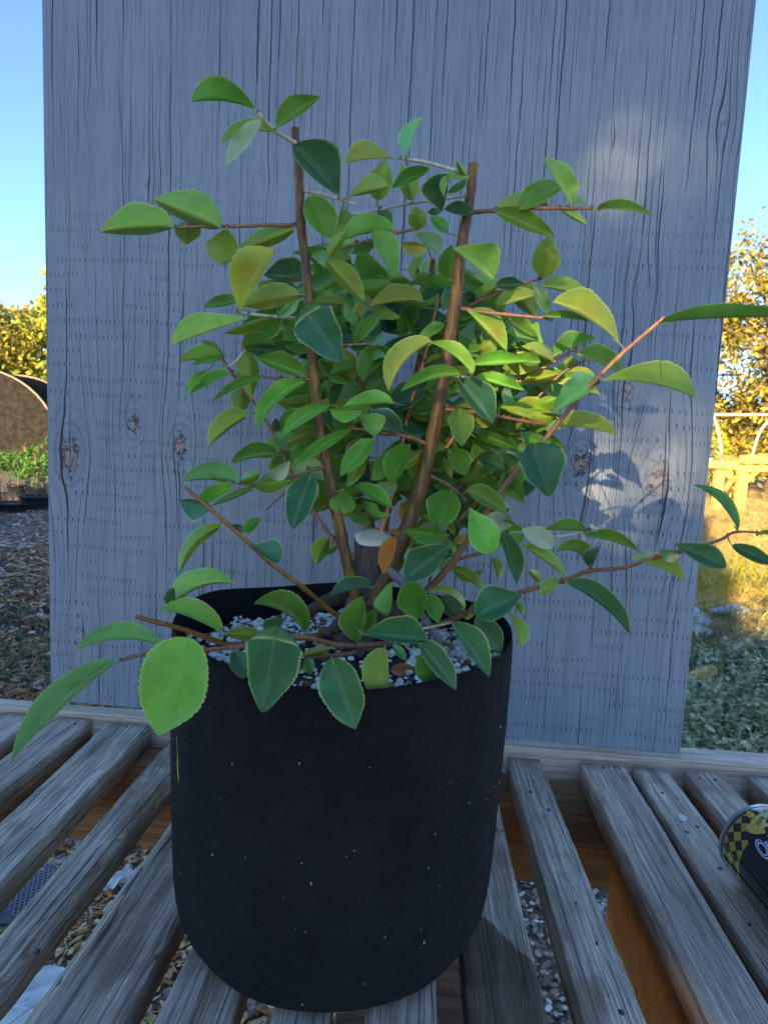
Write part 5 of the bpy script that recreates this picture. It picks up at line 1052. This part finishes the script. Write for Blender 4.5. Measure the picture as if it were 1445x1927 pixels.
M_stone = simple('pale_stone', (.30, .29, .28), (.48, .46, .43), 9, .9, .8, bd=.02)
for i, (px, y, r, lab) in enumerate(((1300, 5.35, .16, 'pale flat rock next to the board edge'), (1385, 5.6, .12, 'grey rock left of the grass clump'), (1325, 5.1, .10, 'small pale rock in front of the flat rock'))):
    b = gp(px, y); bm = bmesh.new(); bmesh.ops.create_icosphere(bm, subdivisions=3, radius=r)
    for v in bm.verts:
        n_ = 1 + .18*math.sin(v.co.x*31+i) + .14*math.sin(v.co.y*27+2*i) + .10*math.sin(v.co.z*41); v.co = Vector((v.co.x*n_*1.3, v.co.y*n_, v.co.z*n_*.5))
    me = bpy.data.meshes.new('rock'); bm.to_mesh(me); bm.free(); me.materials.append(M_stone); o = bpy.data.objects.new('rock', me); C.objects.link(o); o.location = Vector(b) + Vector((0, 0, r*.2)); tag(o, lab, 'rock')
# ------------------------------------------------------------------ lumber bench frame (right)
YB = 11.0
def bp(px, py, y=YB): return atg(px, py, y)
fr_ = thing('bench_frame', 'sunlit yellow lumber bench frame with posts and a diagonal brace on the right', 'bench', (bp(1400, 935)[0], YB, float(ground_h(bp(1400, 935)[0], YB))))
def bb(name, a, b, w_, t, mat=M_pine, lab=None):
    return beam_obj(name, a, b, w_, t, mat, fr_, nseg=2, jit=.001, label=lab)
bb('top_board', bp(1322, 873), bp(1380, 876), .30, .11)
bb('top_rail', bp(1392, 864, YB + .3), bp(1530, 866, YB + .3), .09, .125)
bb('top_rail', bp(1350, 858, YB + .9), bp(1393, 867, YB + .35), .04, .09, M_orange)
bb('side_rail', bp(1382, 881, YB + .3), bp(1530, 883, YB + .3), .04, .10, M_pine)
def post(px, py0, y, h0=None, w_=.13):
    a = bp(px, py0, y); gz = float(ground_h(a[0], y)); beam_obj('post', (a[0], y, gz - .03), (a[0], y, a[2]), w_, w_, M_pine, fr_, up=(0, 1, 0), nseg=2, jit=.001)
post(1353, 882, YB); post(1396, 888, YB + .2, w_=.14); post(1372, 884, YB + 1.0, w_=.1); post(1500, 888, YB + .2)
bb('brace', bp(1361, 924, YB + .15), bp(1388, 888, YB + .25), .05, .07, M_orange, 'orange diagonal brace')
bb('brace', bp(1403, 905, YB + .15), bp(1424, 886, YB + .25), .05, .06)
# hoop frame of white pipe
fh = thing('hoop_frame', 'white pipe hoop frame standing behind the bench frame', 'frame', (bp(1390, 870, 13)[0], 13, float(ground_h(bp(1390, 870, 13)[0], 13))))
mb = MB(); tube(mb, [bp(1325, 780, 13), bp(1470, 781, 13)], .022, .022, 8); mb.build('ridge_pipe', M_pipe, fh)
for pts in ([(1334, 760), (1346, 795), (1354, 830), (1358, 870)], [(1470, 775), (1442, 795), (1424, 825), (1412, 870)]):
    mb = MB(); tube(mb, smooth_path([bp(a, b, 13) for a, b in pts], 5), .022, .022, 8); mb.build('hoop', M_pipe, fh)
# ------------------------------------------------------------------ unseen trees added behind the photographer, crowns shaped to shade the near scene, with gaps
D_SH = 12.0
Uh = np.array([math.cos(R(AZ)), -math.sin(R(AZ)), 0]); Vh = np.cross(Uh, -SUN); Vh = Vh if Vh[2] > 0 else -Vh
def uvs_(p): return np.dot(p, Uh), np.dot(p, Vh)
def board_pt(px, py): return onplane(px, py, BO, bn)
holes = []
for (px, py, ru, rv) in ((1205, 325, .060, .060), (1155, 865, .13, .075), (1290, 830, .085, .060), (1060, 930, .07, .05), (1115, 975, .045, .03)):
    u, v = uvs_(board_pt(px, py)); holes.append((u, v, ru, rv))
for (x, y, z, ru, rv) in ((.345, .80, .62, .05, .09), (.345, .62, .60, .05, .06)):
    u, v = uvs_(np.array([x, y, z])); holes.append((u, v, ru, rv))
def shade_top(u):
    if u > .75: return 1.2
    if u > .42: return 1.55
    if u > .30: return 2.2
    if u > -1.6: return 3.2 + .12*math.sin(u*5)
    return 2.75 + .22*math.sin(u*2.3) + .1*math.sin(u*7)
pl = [(.05, .10, .03), (.07, .13, .04), (.09, .14, .04)]
segs = [(-11.5, -7.8, 'leftmost added tree behind the photographer'), (-7.8, -4.2, 'second added tree behind the photographer'), (-4.2, -1.4, 'third added tree behind the photographer'), (-1.4, 1.1, 'gappy added tree right behind the photographer, shading the pot')]
for si, (u0, u1, lab) in enumerate(segs):
    uc = (u0+u1)/2; bp0 = Uh * uc - np.array([SUN[0], SUN[1], 0]) / math.cos(R(EL)) * -D_SH
    base = np.array([bp0[0], bp0[1], 0]); t = thing('added_shade_tree', lab, 'tree', base, 'added trees behind the photographer'); mb = MB()
    tb = MB(); tube(tb, [base, base + np.array([.1, 0, 2.2]), base + np.array([0, 0, 4.2])], .16, .07, 9, 0, .05); 
    if si == 3: tb = MB(); tube(tb, [base, base + np.array([-.15, .1, 1.1]), base + np.array([-.2, 0, 2.3])], .12, .07, 9, 0, .05)
    n = int((u1-u0) * (3200 if si < 3 else 10500))
    for _ in range(n):
        u = random.uniform(u0 - .2, u1 + .2); v = random.uniform(-.6, 3.4)
        if v > shade_top(u) : continue
        s = .15 if si < 3 else .085
        if si == 3 or True:
            bad = False
            for (hu, hv, ru, rv) in holes:
                if ((u-hu)/(ru+s*.75))**2 + ((v-hv)/(rv+s*.75))**2 < 1: bad = True; break
            if bad: continue
        p = Uh*u + Vh*v + SUN*(D_SH + random.uniform(-.5, .5))
        if p[2] < .05: continue
        a = rng.normal(size=3); a -= SUN*np.dot(a, SUN)*.6; a /= np.linalg.norm(a); b_ = np.cross(a, SUN + rng.normal(size=3)*.3); b_ /= np.linalg.norm(b_)
        c = random.choice(pl); mb.add([p - a*s, p - b_*s*.6, p + a*s, p + b_*s*.6], [(0, 1, 2, 3)], 0, None, c + (1,))
    if si == 3:
        for (hu, hv, ru, rv) in holes[:5]:     # finer leaves closing in around each gap
            pass
        for _ in range(16000):
            u = random.uniform(-.9, .55); v = random.uniform(.4, 3.0); s = .03
            if v > shade_top(u): continue
            hit = [q for q, (hu, hv, ru, rv) in enumerate(holes) if ((u-hu)/(ru+s*.5))**2 + ((v-hv)/(rv+s*.5))**2 < 1]
            if hit and random.random() > (.38 if 0 in hit else (.27 if hit[0] < 5 else 0)): continue
            if not any(((u-hu)/(ru+.16))**2 + ((v-hv)/(rv+.16))**2 < 1 for (hu, hv, ru, rv) in holes): continue
            for _k in range(3):
                p = Uh*u + Vh*v + SUN*(D_SH + random.uniform(-.3, .3)); a = rng.normal(size=3); a /= np.linalg.norm(a); b_ = np.cross(a, SUN); b_ /= np.linalg.norm(b_)+1e-6
                mb.add([p - a*s, p - b_*s*.7, p + a*s, p + b_*s*.7], [(0, 1, 2, 3)], 0, None, random.choice(pl) + (1,))
    tb.build('trunk', M_bark, t); mb.build('crown', M_fol, t, smooth=False)
